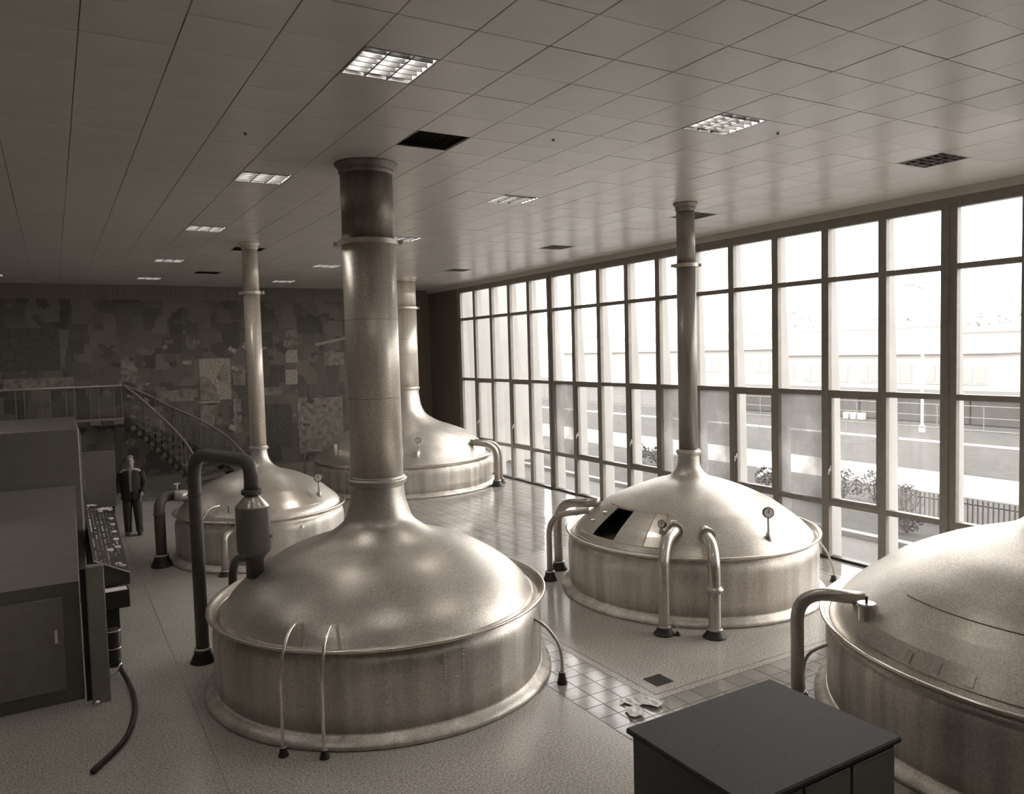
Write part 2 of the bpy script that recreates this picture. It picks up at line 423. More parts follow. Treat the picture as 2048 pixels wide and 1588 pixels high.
def ground(name, x0, x1, mt, z=GZ, label='', cat='', y0=-70, y1=190):
    bm = new_bm(); box(bm, x0, y0, z - .15, x1, y1, z); o = put(name, bm, mt); tag(o, label, cat); return o
ground('paving', WX + .14, 13.6, M_PAVE, label='pale paved walk running along the foot of the window wall outside', cat='pavement')
ground('kerb', 13.6, 13.78, M_CONC, GZ + .1, 'low pale kerb between the paved walk and the near lawn', 'kerb')
ground('lawn', 13.78, 19.1, M_GRASS, GZ + .03, 'near lawn with rose bushes between the paved walk and the white road', 'lawn')
ground('road', 19.1, 22.3, M_ROAD, GZ + .02, 'bright white road crossing behind the near lawn', 'road')
ground('lawn', 22.3, 28.2, M_GRASS, GZ + .03, 'darker strip of grass just beyond the white road', 'lawn')
ground('path', 28.2, 29.0, M_ROAD, GZ + .05, 'narrow white path behind the strip of grass', 'path')
ground('lawn', 29.0, 34.5, M_GRASS, GZ + .03, 'far lawn between the narrow path and the grey yard', 'lawn')
ground('yard', 34.5, 62, M_ASPH, GZ, 'grey yard in front of the long low buildings', 'yard')
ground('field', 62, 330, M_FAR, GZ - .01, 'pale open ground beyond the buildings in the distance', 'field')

# bushes
M_LEAF = [mat('leaf_%d' % i, v, .7, k=.8) for i, v in enumerate((.03, .05, .075))]
M_FLOW = mat('flower', .75, .6, k=.2)
def bush(x, y, r, h, label, flowers=0, group=None):
    t = thing('rose_bush', (x, y, GZ + .03), label, 'bush', group); bm = new_bm()
    for k in range(9):
        a = random.uniform(0, 2 * PI); tube(bm, [(x, y, GZ + .03), (x + r * .5 * math.cos(a), y + r * .5 * math.sin(a), GZ + h * .6), (x + r * .8 * math.cos(a), y + r * .8 * math.sin(a), GZ + h * .95)], [.012, .009, .004], 5)
    put('stem', bm, M_LEAF[0], t)
    bm = new_bm()
    for k in range(420):
        a = random.uniform(0, 2 * PI); q = random.random() ** .5; z = random.uniform(.15, 1)
        p = Vector((x + r * q * math.cos(a) * math.sin(PI * min(z, .9) * .8 + .4), y + r * q * math.sin(a) * math.sin(PI * min(z, .9) * .8 + .4), GZ + .05 + h * z))
        u = Vector((random.uniform(-1, 1), random.uniform(-1, 1), random.uniform(-.4, .8))).normalized(); v = u.cross(Vector((random.random(), random.random(), 1))).normalized()
        s = random.uniform(.03, .055)
        f = bm.faces.new([bm.verts.new(p - u * s), bm.verts.new(p + v * s * .5), bm.verts.new(p + u * s), bm.verts.new(p - v * s * .5)]); f.material_index = random.randrange(3)
    o = put('foliage', bm, M_LEAF, t); o['kind'] = 'stuff'
    for k in range(flowers):
        a = random.uniform(0, 2 * PI); bm = new_bm()
        c = Vector((x + r * .7 * math.cos(a), y + r * .7 * math.sin(a), GZ + h * random.uniform(.6, 1.1)))
        bmesh.ops.create_icosphere(bm, subdivisions=1, radius=.055, matrix=Matrix.Translation(c)); put('flower', bm, M_FLOW, t)
for a in ((16.6, 14.6, .35, .5, 'bush with many pale flowers on the near lawn, above the hatch kettle', 9),
          (16.7, 12.3, .45, .7, 'leafy bush on the near lawn, left of the pair behind the streaked casement', 0),
          (16.9, 11.6, .4, .75, 'leafy bush on the near lawn, right of the pair behind the streaked casement', 0),
          (16.4, 10.5, .42, .6, 'leafy bush in front of the picket fence seen through the large right pane', 0),
          (14.6, 9.3, .32, .5, 'dark round bush closest to the kerb, low in the rightmost window', 0),
          (17.0, 20.4, .4, .6, 'bush on the near lawn seen left of the right kettle, the farther of two', 2),
          (16.9, 19.4, .4, .6, 'bush on the near lawn seen left of the right kettle, the nearer of two', 0),
          (16.2, 17.6, .4, .55, 'lone bush on the near lawn hidden mostly by the right kettle chimney', 1)): bush(*a)
# picket fence at the lawn's far edge
M_RAILW = mat('railing_paint', .16, .7, k=.4)
M_FENCE = mat('fence_wood', .08, .8, k=.5)
t = thing('picket_fence', (15.8, 9.5, GZ + .03), 'low fence of thin upright pickets standing on the near lawn behind the rightmost windows', 'fence')
for z in (.15, .55):
    bm = new_bm(); box(bm, 15.79, 5.0, GZ + z, 15.82, 10.5, GZ + z + .03); put('rail', bm, M_FENCE, t)
pm_b = new_bm(); box(pm_b, -.010, -.014, 0, .010, .014, .66); pm = bpy.data.meshes.new('picket'); pm_b.to_mesh(pm); pm_b.free(); pm.materials.append(M_FENCE)
for k in range(55): instance('picket', pm, (-.02, -4.45 + k * .10, -.01), t)
# white pipe railings beyond the strip of grass
for (x, lab) in ((24.6, 'low white pipe railing standing in the strip beyond the road'), (33.6, 'white pipe railing at the edge of the far lawn')):
    t = thing('pipe_railing', (x, 30, GZ), lab, 'railing')
    for z in (.55, 1.05):
        bm = new_bm(); tube(bm, [(x, 12, GZ + z), (x, 62, GZ + z)], .02, 6); put('rail', bm, M_RAILW, t)
    b_ = new_bm(); tube(b_, [(0, 0, 0), (0, 0, 1.05)], .02, 6); me = bpy.data.meshes.new('post'); b_.to_mesh(me); b_.free(); me.materials.append(M_RAILW)
    for k in range(26): instance('post', me, (0, -18 + k * 2, 0), t)
# lamp posts
def lamp_post(x, y, h, lab):
    t = thing('street_lamp', (x, y, GZ), lab, 'street lamp'); bm = new_bm()
    tube(bm, smooth_path([(x, y, GZ), (x, y, h * .9), (x - .15, y, h), (x - .7, y, h + .12)]), [.06] * 7 + [.045] * 12, 8); put('pole', bm, M_CONC, t)
    bm = new_bm(); box(bm, x - 1.15, y - .10, h + .06, x - .65, y + .10, h + .17, .03); put('lamp_head', bm, M_CONC, t)
    bm = new_bm(); lathe(bm, x, y, [(.13, GZ), (.13, GZ + .3), (.07, GZ + .34)], 10); put('base', bm, M_CONC, t)
lamp_post(19.6, 25.3, 4.2, 'thin street lamp beside the white road behind the left windows')
lamp_post(31.5, 19.4, 6.0, 'pale street lamp beyond the strip of grass behind the rightmost windows')
lamp_post(31.5, 36.0, 6.0, 'pale street lamp far off behind the middle windows')
# long low buildings across the yard
M_BLD = mat('building_wall', .46, .85, k=.4); M_BLD2 = mat('building_wall_dark', .40, .85, k=.5); M_BWIN = mat('building_window', .30, .3, k=.6); M_ROOF = mat('building_roof', .36, .8, k=.6)  # walls, panes and roofs bleached: distant mist put into their colours
def building(x, y0, y1, d, h, lab, mt, nwin, rise=.8):
    t = thing('factory_building', (x, (y0 + y1) / 2, GZ), lab, 'building')
    bm = new_bm(); box(bm, x, y0, GZ, x + d, y1, h); put('wall', bm, mt, t)
    bm = new_bm(); v = [bm.verts.new(p) for p in ((x - .4, y0 - .4, h), (x + d + .4, y0 - .4, h), (x + d + .4, y1 + .4, h), (x - .4, y1 + .4, h), (x + d / 2, y0 - .4, h + rise), (x + d / 2, y1 + .4, h + rise))]
    for q in ((0, 3, 5, 4), (1, 4, 5, 2), (0, 4, 1), (3, 2, 5), (0, 1, 2, 3)): bm.faces.new([v[i] for i in q])
    put('roof', bm, M_ROOF, t)
    st = (y1 - y0) / nwin
    for k in range(nwin):
        c = y0 + (k + .5) * st; bm = new_bm(); box(bm, x - .06, c - st * .33, h * .42, x + .02, c + st * .33, h * .8); f = put('window_frame', bm, M_BLD, t)
        for s in (-1, 1):
            bm = new_bm(); box(bm, x - .09, c + s * st * .16 - st * .13, h * .45, x - .05, c + s * st * .16 + st * .13, h * .77); sub('pane', bm, M_BWIN, f)
building(44, 23, 38, 9, 3.0, 'nearest low building across the yard, seen in the right-hand windows', M_BLD, 7)
building(52, 42, 76, 12, 3.4, 'long dark shed seen through the windows left of the right-hand chimney', M_BLD2, 12)
building(70, 4, 40, 14, 4.4, 'wide pale hall farthest right beyond the yard', M_BLD, 11)
building(95, 50, 120, 16, 5.5, 'long pale hall farthest away beyond the sheds', M_BLD, 16)
# long low stone retaining wall and a few pale blocks at the edge of the yard
M_RETAIN = mat('retaining_wall_stone', .06, .9, k=.6, noise=(1.2, .12, 3))
t = thing('retaining_wall', (36.2, 22.5, GZ), 'long low grey stone retaining wall at the near edge of the yard', 'bank')
for k in range(5):
    bm = new_bm(); box(bm, 35.6, 8.5 + k * 5.6, GZ, 38.6, 14.05 + k * 5.6, 1.15, .05); put('wall_section', bm, M_RETAIN, t)
bm = new_bm(); box(bm, 35.5, 8.4, 1.15, 38.7, 36.7, 1.27); put('coping', bm, M_ASPH, t)
for k in range(3):
    t = thing('concrete_block', (34.9, 24.5 + k * .42, GZ), '%s of three small white blocks in front of the low stone retaining wall' % ('right', 'middle', 'left')[k], 'block', 'white blocks'); bm = new_bm(); box(bm, 34.75, 24.5 + k * .42, GZ, 35.05, 24.8 + k * .42, GZ + .34, .02); put('block', bm, M_ROAD, t)
    bm = new_bm(); tube(bm, [(34.9, 24.65 + k * .42, GZ + .33), (34.9, 24.65 + k * .42, GZ + .40)], .02, 6); put('lifting_eye', bm, M_ASPH, t)
# far trees, bleached so the leaf colour carries the distance haze
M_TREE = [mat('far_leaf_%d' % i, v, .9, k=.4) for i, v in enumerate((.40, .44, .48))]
def tree(x, y, h, r, lab):
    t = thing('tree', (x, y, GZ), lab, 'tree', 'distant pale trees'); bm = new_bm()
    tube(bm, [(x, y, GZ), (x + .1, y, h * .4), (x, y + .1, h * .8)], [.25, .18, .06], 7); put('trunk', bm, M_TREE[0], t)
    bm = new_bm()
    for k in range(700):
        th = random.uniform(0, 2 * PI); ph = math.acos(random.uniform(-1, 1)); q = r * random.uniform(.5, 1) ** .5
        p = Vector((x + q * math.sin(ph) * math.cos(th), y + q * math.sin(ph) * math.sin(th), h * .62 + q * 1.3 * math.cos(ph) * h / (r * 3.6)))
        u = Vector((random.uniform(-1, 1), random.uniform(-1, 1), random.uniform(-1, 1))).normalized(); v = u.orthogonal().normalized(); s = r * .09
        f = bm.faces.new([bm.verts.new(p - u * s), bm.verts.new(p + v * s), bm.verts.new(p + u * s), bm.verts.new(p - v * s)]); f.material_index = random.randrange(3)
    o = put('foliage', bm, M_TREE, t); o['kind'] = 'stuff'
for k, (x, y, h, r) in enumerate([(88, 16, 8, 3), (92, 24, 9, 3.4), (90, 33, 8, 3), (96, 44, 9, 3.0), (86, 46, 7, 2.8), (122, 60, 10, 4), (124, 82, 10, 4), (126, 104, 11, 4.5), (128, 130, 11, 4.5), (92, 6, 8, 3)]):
    tree(x, y, h, r, ('%s pale tree on the far skyline beyond the yard, counted from the right' % ('second', 'third', 'fourth', 'sixth', 'fifth', 'seventh', 'eighth', 'ninth', 'tenth', 'first')[k]))

# ================================================================== CEILING FITTINGS
def louvre_lamp(i, j, lit, lab, grp):
    cx, cy = TX + (i + .5) * T, TY + (j + .5) * T; h = T / 2 - .004
    t = thing('ceiling_lamp', (cx, cy, HC), lab, 'ceiling lamp', grp)
    bm = new_bm()   # pressed metal tray, open below
    z0, z1 = HC - .002, HC + .11
    for (a, b, c, d) in ((-h, -h, -h + .015, h), (h - .015, -h, h, h), (-h + .015, -h, h - .015, -h + .015), (-h + .015, h - .015, h - .015, h)): box(bm, cx + a, cy + b, z0, cx + c, cy + d, z1)
    box(bm, cx - h, cy - h, z1, cx + h, cy + h, z1 + .01); put('tray', bm, M_LAMPW, t)
    for s in (-1, 0, 1):
        bm = new_bm(); tube(bm, [(cx + s * .17, cy - h + .07, HC + .065), (cx + s * .17, cy + h - .07, HC + .065)], .014, 8); put('tube', bm, M_TUBE if lit else M_TUBEOFF, t)
    for s in (-1, 1):
        bm = new_bm(); box(bm, cx + s * .095 - .007, cy - h + .015, HC - .001, cx + s * .095 + .007, cy + h - .015, HC + .05); put('louvre_blade', bm, M_BLADE if lit else M_CAB, t)
    for k in range(5):
        y = cy - h + .015 + (k + .8) * (2 * h - .03) / 5.6
        bm = new_bm(); box(bm, cx - h + .015, y - .006, HC + .0, cx + h - .015, y + .006, HC + .035); put('louvre_blade', bm, M_BLADE if lit else M_CAB, t)
    for s in (-1, 1):
        for q in (-1, 0, 1):
            bm = new_bm(); box(bm, cx + q * .19 - .06, cy + s * (h - .045) - .02, HC + .03, cx + q * .19 + .06, cy + s * (h - .045) + .02, HC + .05); put('end_plate', bm, M_DARK, t)
RN = {-6: 'hindmost', 1: 'nearest', 8: 'second', 15: 'third', 23: 'fourth', 30: 'farthest'}
for (i, j) in LAMPS_ON:
    louvre_lamp(i, j, True, 'lit square louvred ceiling lamp, %s of the %s row of lamps' % (RN[j], {0: 'middle', -6: 'left', -12: 'leftmost'}[i]), 'lit ceiling lamps')
for (i, j) in LAMPS_OFF:
    louvre_lamp(i, j, False, 'unlit square louvred ceiling lamp, %s of the row along the windows' % RN[j], 'unlit ceiling lamps by the windows')
for (i, j), lab in zip(VENTS, ('large dark square vent grille in the ceiling in front of the thick front chimney', 'small looking dark vent grille close to the back wall, left of the thin far chimney', 'dark vent grille in the ceiling right behind the thin far chimney')):
    cx, cy = TX + (i + .5) * T, TY + (j + .5) * T; t = thing('ceiling_vent', (cx, cy, HC), lab, 'ceiling vent', 'dark ceiling vents'); h = T / 2 - .004
    bm = new_bm(); box(bm, cx - h, cy - h, HC + .05, cx + h, cy + h, HC + .06)
    put('backing', bm, M_BLACK, t)
    bm = new_bm()
    for (a, b, c, d) in ((-h, -h, -h + .02, h), (h - .02, -h, h, h), (-h + .02, -h, h - .02, -h + .02), (-h + .02, h - .02, h - .02, h)): box(bm, cx + a, cy + b, HC + .004, cx + c, cy + d, HC + .05)
    put('frame', bm, M_DARK, t)
    for k in range(14):
        x = cx - h + .04 + k * (2 * h - .08) / 13; bm = new_bm(); obox(bm, (x, cy, HC + .03), (.5, 0, .86), (0, 1, 0), (-.86, 0, .5), .014, h - .02, .0015); put('slat', bm, M_BLACK, t)
# little sprinkler heads: dark dots on the boards
for k, (i, j, lab) in enumerate(((1.77, 1.46, 'tiny sprinkler head in the ceiling right of the large lit lamp'), (-1.62, 3.5, 'tiny sprinkler head in the ceiling right of the large dark vent'), (-6.5, 5.35, 'tiny sprinkler head in the ceiling above the left lit lamp'))):
    x, y = TX + i * T, TY + j * T; t = thing('sprinkler', (x, y, HC), lab, 'sprinkler'); bm = new_bm()
    lathe(bm, x, y, [(.017, HC), (.017, HC - .005), (.006, HC - .007), (.006, HC - .014), (.012, HC - .015), (.012, HC - .018)], 12); put('head', bm, M_BLACK, t)

# ================================================================== KETTLES
def dome_at(prof, r):
    for (r0, z0), (r1, z1) in zip(prof, prof[1:]):
        if r1 <= r <= r0: return z0 + (z1 - z0) * (r0 - r) / (r0 - r1)
    return prof[-1][1]
def refine(prof, k=4):
    P = [Vector((r, z, 0)) for r, z in prof]; return [(max(.01, v.x), v.y) for v in smooth_path(P, k)]
def kettle(cx, cy, prof, r_rim, z_rim, r_body, r_base, r_ch, z_neck, z_col, lab, n=96, a0=0.0, hole=None, chm=None, seams=(), fl=1.0, low=None):
    t = thing('brewing_kettle', (cx, cy, 0), lab, 'kettle')
    # body with its rounded shoulder
    bm = new_bm(); zs = z_rim
    lathe(bm, cx, cy, [(r_body, .10), (r_body + .005, .3), (r_body + .01, zs - .34), (r_body + .012, zs - .25), (r_body, zs - .17), (r_body - .03, zs - .11), (r_body - .07, zs - .07), (r_body - .075, zs - .03)], n); put('body', bm, M_CU2, t, True)
    # flaring foot ring
    bm = new_bm(); lathe(bm, cx, cy, [(r_base + .035, .0), (r_base + .05, .018), (r_base + .04, .05), (r_body + .06, .075), (r_body + .02, .105), (r_body - .01, .14), (r_body - .05, .0)], n, closed=True); put('foot_ring', bm, M_CU2, t, True)
    # rolled rim: gutter that carries the dome
    pr = [(prof[0][0] - .02, z_rim - .07), (r_body - .02, z_rim - .065), (r_rim - .05, z_rim - .035)] + [(r_rim - .012 + .018 * math.cos(a), z_rim + .0 + .018 * math.sin(a)) for a in (-PI / 2, -PI / 4, 0, PI / 4, PI / 2, .8 * PI)] + [(r_rim - .05, z_rim - .012), (prof[0][0] + .03, z_rim - .055)]
    bm = new_bm(); lathe(bm, cx, cy, pr, n * 2 // 2, closed=True); rim = put('rim', bm, M_EDGE, t, True)
    # dome
    P = refine([(prof[0][0] + .015, prof[0][1] - .06)] + prof, 4)
    bm = new_bm(); rings = lathe(bm, cx, cy, P, n, a0, cap=False)
    if hole:
        a1, ns, ra, rb = hole; kill = []
        for f in bm.faces:
            c = f.calc_center_median(); r = math.hypot(c.x - cx, c.y - cy); a = (math.atan2(c.y - cy, c.x - cx) - a0) % (2 * PI)
            if a < ns * 2 * PI / n and ra < r < rb: kill.append(f)
        bmesh.ops.delete(bm, geom=kill, context='FACES')
    dome = put('dome', bm, M_CU, t, True)
    for rs in seams:                                  # riveted seams run round the dome
        z = dome_at(prof, rs); bm = new_bm(); lathe(bm, cx, cy, ringprof(rs, z + .001, .004, 6), n, closed=True); sub('seam', bm, M_CU2, dome, True)
    # neck moulding
    zn = z_neck; q = fl; rr = prof[-1][0]
    bm = new_bm(); lathe(bm, cx, cy, [(rr, prof[-1][1] - .01), (rr + .012 * q, zn - .05 * q), (rr + .03 * q, zn - .035 * q), (rr + .015 * q, zn - .02 * q), (rr + .04 * q, zn - .008 * q), (rr + .045 * q, zn + .008 * q), (rr + .03 * q, zn + .022 * q), (rr + .008 * q, zn + .03 * q), (rr + .016 * q, zn + .04 * q), (rr + .008 * q, zn + .05 * q), (r_ch, zn + .055 * q), (r_ch - .02, zn + .05 * q)], n); put('neck_ring', bm, M_CU, t, True)
    # chimney in two lengths, joined by a clamp collar
    bm = new_bm(); lathe(bm, cx, cy, [(r_ch + .002, zn + .04), (r_ch + .002, z_col)], n // 2 * 2); ch = put('chimney', bm, low or M_CU3, t, True)
    if r_ch > .25:
        zs_ = (zn + .98, z_col - .9)
        for z in zs_:
            bm = new_bm(); lathe(bm, cx, cy, ringprof(r_ch + .001, z, .003, 6), n, closed=True); sub('seam', bm, M_CUD, ch, True)
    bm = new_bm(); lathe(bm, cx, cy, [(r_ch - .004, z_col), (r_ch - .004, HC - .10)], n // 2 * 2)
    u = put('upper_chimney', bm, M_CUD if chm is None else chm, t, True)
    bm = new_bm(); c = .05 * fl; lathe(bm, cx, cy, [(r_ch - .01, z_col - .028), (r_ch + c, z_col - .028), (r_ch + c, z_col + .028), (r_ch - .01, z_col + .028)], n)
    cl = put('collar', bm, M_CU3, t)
    for s in (-1, 1):                                 # clamp ears with a bolt
        d = Vector((R_.x, R_.y, 0)).normalized() * s; e = Vector((-d.y, d.x, 0)); p = Vector((cx, cy, z_col)) + d * (r_ch + c + .02)
        bm = new_bm(); obox(bm, p, d, e, (0, 0, 1), .028, .03, .024); e1 = sub('clamp_ear', bm, M_CU3, cl)
    bm = new_bm(); g = .055 * fl
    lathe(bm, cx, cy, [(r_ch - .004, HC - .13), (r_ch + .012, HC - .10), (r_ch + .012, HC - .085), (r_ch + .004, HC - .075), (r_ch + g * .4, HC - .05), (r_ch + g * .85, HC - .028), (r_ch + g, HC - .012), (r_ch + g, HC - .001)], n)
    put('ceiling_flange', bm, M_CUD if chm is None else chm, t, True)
    return t, dome

PA = [(1.86, .86), (1.80, .95), (1.70, 1.09), (1.5, 1.265), (1.17, 1.465), (.9, 1.57), (.73, 1.622), (.58, 1.69), (.42, 1.815), (.36, 1.96), (.325, 2.1), (.312, 2.24)]
PB = [(1.87, .85), (1.805, .955), (1.63, 1.12), (1.37, 1.31), (1.25, 1.385), (.92, 1.54), (.59, 1.665), (.35, 1.735), (.25, 1.80), (.185, 1.91), (.165, 2.08)]
PC = [(1.53, .85), (1.48, .98), (1.34, 1.11), (1.08, 1.32), (.72, 1.50), (.41, 1.60), (.28, 1.685), (.2, 1.79), (.165, 1.9), (.155, 2.0)]
PD = [(2.45, .80), (2.32, 1.11), (2.05, 1.36), (1.78, 1.53), (1.4, 1.68), (1.07, 1.80), (.71, 2.02), (.56, 2.27), (.5, 2.6), (.49, 2.75)]
PE = [(2.47, .85), (2.31, 1.075), (2.14, 1.225), (1.84, 1.45), (1.53, 1.61), (1.3, 1.705), (1.0, 1.8), (.75, 1.9), (.6, 2.05), (.52, 2.3), (.5, 2.7)]
CA, CB, CC, CD, CE = (3.285, 8.818), (8.61, 9.15), (3.40, 15.643), (8.774, 21.252), (8.66, 3.5)
KA, DA = kettle(*CA, PA, 1.985, .957, 1.915, 1.985, .310, 2.305, 5.108, 'large copper brewing kettle at the front with the thickest chimney', n=128, seams=(.98,))
KB, DB = kettle(*CB, PB, 1.965, .93, 1.925, 1.995, .146, 2.133, 5.061, 'copper kettle before the windows with an open hatch and two front pipes', n=127, a0=math.radians(172.5), hole=(0, 6, 1.29, 1.76), chm=M_CU4, low=M_CU4, fl=.8)
KC, DC = kettle(*CC, PC, 1.62, .90, 1.575, 1.64, .150, 2.039, 5.06, 'smaller copper kettle at the back left with a bright hatch', n=96, chm=M_CU3, fl=.8)
KD, DD = kettle(*CD, PD, 2.575, .85, 2.60, 2.68, .50, 2.80, 5.128, 'wide copper kettle in the far corner beside the windows', n=128, chm=M_CU3)
KE, DE = kettle(*CE, PE, 2.562, .93, 2.49, 2.57, .50, 2.80, 5.1, 'wide copper kettle cut off by the right edge, nearest the windows', n=128, chm=M_CU3)

def pt(c, prof, r, deg, off=0.0):
    a = math.radians(deg); return Vector((c[0] + r * math.cos(a), c[1] + r * math.sin(a), dome_at(prof, r) + off))
def patch(bm, c, prof, r0, r1, a0, a1, off, th, nr=8, na=8):
    """a curved plate lying on a dome between two radii and two angles"""
    g = {}
    for s in (0, 1):
        for i in range(nr + 1):
            for j in range(na + 1):
                g[s, i, j] = bm.verts.new(pt(c, prof, r0 + (r1 - r0) * i / nr, a0 + (a1 - a0) * j / na, off + th * s))
    for i in range(nr):
        for j in range(na):
            for s in (0, 1): bm.faces.new((g[s, i, j], g[s, i + 1, j], g[s, i + 1, j + 1], g[s, i, j + 1]))
    for i in range(nr):
        for j in (0, na): bm.faces.new((g[0, i, j], g[0, i + 1, j], g[1, i + 1, j], g[1, i, j]))
    for j in range(na):
        for i in (0, nr): bm.faces.new((g[0, i, j], g[0, i, j + 1], g[1, i, j + 1], g[1, i, j]))
def rail_on(c, prof, pts, r, parent, name='frame', mt=None):
    bm = new_bm(); tube(bm, [pt(c, prof, a, b, r * .6) for a, b in pts], r, 8); sub(name, bm, mt or M_CU, parent, True)
def gauge(parent, base, h, r, face, lab=None):
    """dial on a stem; face = direction the dial looks"""
    base = Vector(base); top = base + Vector((0, 0, h)); f = Vector(face).normalized()
    bm = new_bm(); tube(bm, [base - Vector((0, 0, .06)), base + Vector((0, 0, .02)), base + Vector((0, 0, .10))], [.06, .045, .02], 12); tube(bm, [base + Vector((0, 0, .09)), top - Vector((0, 0, r))], .015, 8); st = sub('gauge', bm, M_CUP, parent, True)
    bm = new_bm(); tube(bm, [top - f * .025, top + f * .02], r, 24); sub('gauge_case', bm, M_BLACK, parent)
    bm = new_bm(); tube(bm, [top + f * .015, top + f * .023], r * .84, 24); sub('dial', bm, M_DIAL, parent)
    u = Vector((0, 0, 1)); bm = new_bm(); obox(bm, top + f * .026 + u * r * .25, f, f.cross(u).normalized(), u, .002, .004, r * .4); sub('needle', bm, M_BLACK, parent)
CF = (-.52, -.85, .12)
# --- front kettle: riveted plate, drain stubs
c = CA
bm = new_bm(); g = {}
def on_body(c, r, deg, z): a = math.radians(deg); return Vector((c[0] + r * math.cos(a), c[1] + r * math.sin(a), z))
for s in (0, 1):
    for i in range(5):
        for j in range(2): g[s, i, j] = bm.verts.new(on_body(c, 1.922 + .010 * s, -93.0 + 7.2 * i / 4, .545 + .27 * j))
for i in range(4):
    for s in (0, 1): bm.faces.new((g[s, i, 0], g[s, i + 1, 0], g[s, i + 1, 1], g[s, i, 1]))
    for j in (0, 1): bm.faces.new((g[0, i, j], g[0, i + 1, j], g[1, i + 1, j], g[1, i, j]))
for i in (0, 4): bm.faces.new((g[0, i, 0], g[0, i, 1], g[1, i, 1], g[1, i, 0]))
pl = put('riveted_plate', bm, M_CU2, KA)
rv = [(a, z) for a in (-92.4, -86.4) for z in [.56 + k * .034 for k in range(8)]] + [(-92.4 + k * 1.2, .56) for k in range(1, 5)]
b_ = new_bm(); bmesh.ops.create_icosphere(b_, subdivisions=1, radius=.0095); rme = bpy.data.meshes.new('rivet'); b_.to_mesh(rme); b_.free(); rme.materials.append(M_EDGE)
for a, z in rv: instance('rivet', rme, on_body(c, 1.935, a, z) - Vector((c[0], c[1], 0)), pl)
# --- right-hand kettle: hatch in its raised frame, sliding doors, stubs
hp = put('hatch', new_bm(), None, KB)
bm = new_bm(); patch(bm, CB, PB, 1.29, 1.76, 159, 172.4, .004, .012); patch(bm, CB, PB, 1.24, 1.29, 159, 214, .004, .014, 2, 24); patch(bm, CB, PB, 1.76, 1.83, 159, 214, .004, .014, 2, 24)
bpy.data.objects.remove(hp); hp = put('hatch_frame', bm, M_CU, KB, False)
bm = new_bm(); patch(bm, CB, PB, 1.27, 1.78, 189.0, 205.3, .014, .012); put('hatch_door', bm, M_CU, KB)
bm = new_bm(); patch(bm, CB, PB, 1.28, 1.77, 205.6, 213.0, .010, .012); put('hatch_door', bm, M_EDGE, KB)
for rr in (1.285, 1.775):
    bm = new_bm(); tube(bm, [pt(CB, PB, rr, a, .02) for a in range(160, 215, 3)], .009, 6); sub('slide_rail', bm, M_CUP, hp)
for (rr, aa) in ((1.45, 166), (1.62, 163)):
    bm = new_bm(); p = pt(CB, PB, rr, aa, .02); tube(bm, [p, p + Vector((0, 0, .02))], .035, 14); sub('boss', bm, M_CU, hp)
gauge(KB, (8.52, 7.48, pt(CB, PB, 1.68, -93).z), .37, .078, CF)
gauge(KB, (7.30, 8.31, pt(CB, PB, 1.56, -147).z), .13, .06, (-.9, -.35, .15))
bm = new_bm(); p = pt(CB, PB, 1.52, -141.5, 0); tube(bm, [p, p + Vector((0, 0, .13))], .014, 8); vv = put('valve', bm, M_CUP, KB)
bm = new_bm(); tube(bm, [p + Vector((0, 0, .13)), p + Vector((0, 0, .15))], .045, 14); sub('valve_wheel', bm, M_CHROME, vv)
# --- back-left kettle
bm = new_bm(); patch(bm, CC, PC, 1.12, 1.44, -100, -55, .004, .012, 6, 16); hc = put('hatch_door', bm, M_EDGE, KC)
gauge(KC, pt(CC, PC, 1.31, -47.9), .34, .085, CF)
bm = new_bm(); tube(bm, smooth_path([on_body(CC, 1.70, -141, .80), on_body(CC, 1.62, -139, 1.02), on_body(CC, 1.50, -137, 1.14), on_body(CC, 1.33, -134, 1.15)]), .018, 10); put('bright_pipe', bm, M_CHROME, KC, True)
bm = new_bm(); p = pt(CC, PC, 1.42, -125, 0); tube(bm, [p, p + Vector((0, 0, .14))], .02, 8); box(bm, p.x - .035, p.y - .015, p.z + .12, p.x + .035, p.y + .015, p.z + .145); put('valve', bm, M_CUP, KC)
bm = new_bm(); p = pt(CC, PC, 1.40, -118, 0); tube(bm, [p, p + Vector((0, 0, .10))], .045, 12); put('vent_stub', bm, M_BLACK, KC)
for a in (-122, -115, -108):
    bm = new_bm(); p = on_body(CC, 1.60, a, .885); tube(bm, [p, p + Vector((.0, -.05, .02))], .022, 8); put('rim_clamp', bm, M_CHROME, KC)
bm = new_bm(); p = on_body(CC, 1.585, -76, .70); tube(bm, [p, p + Vector((.01, -.02, 0))], .03, 12); put('plug', bm, M_EDGE, KC)
# --- far corner kettle
gauge(KD, pt(CD, PD, 2.27, -102.8), .34, .075, CF)
for a, h in ((-114, .22), (-166, .30), (-160, .16)):
    bm = new_bm(); p = pt(CD, PD, 2.33, a); tube(bm, [p, p + Vector((0, 0, h))], .04 if h < .3 else .07, 10); put('stub_pipe', bm, M_CU2, KD)
bm = new_bm(); bmesh.ops.create_uvsphere(bm, u_segments=16, v_segments=10, radius=.09, matrix=Matrix.Translation(pt(CD, PD, 2.33, -104.5, .04))); put('inspection_lamp', bm, M_CHROME, KD, True)
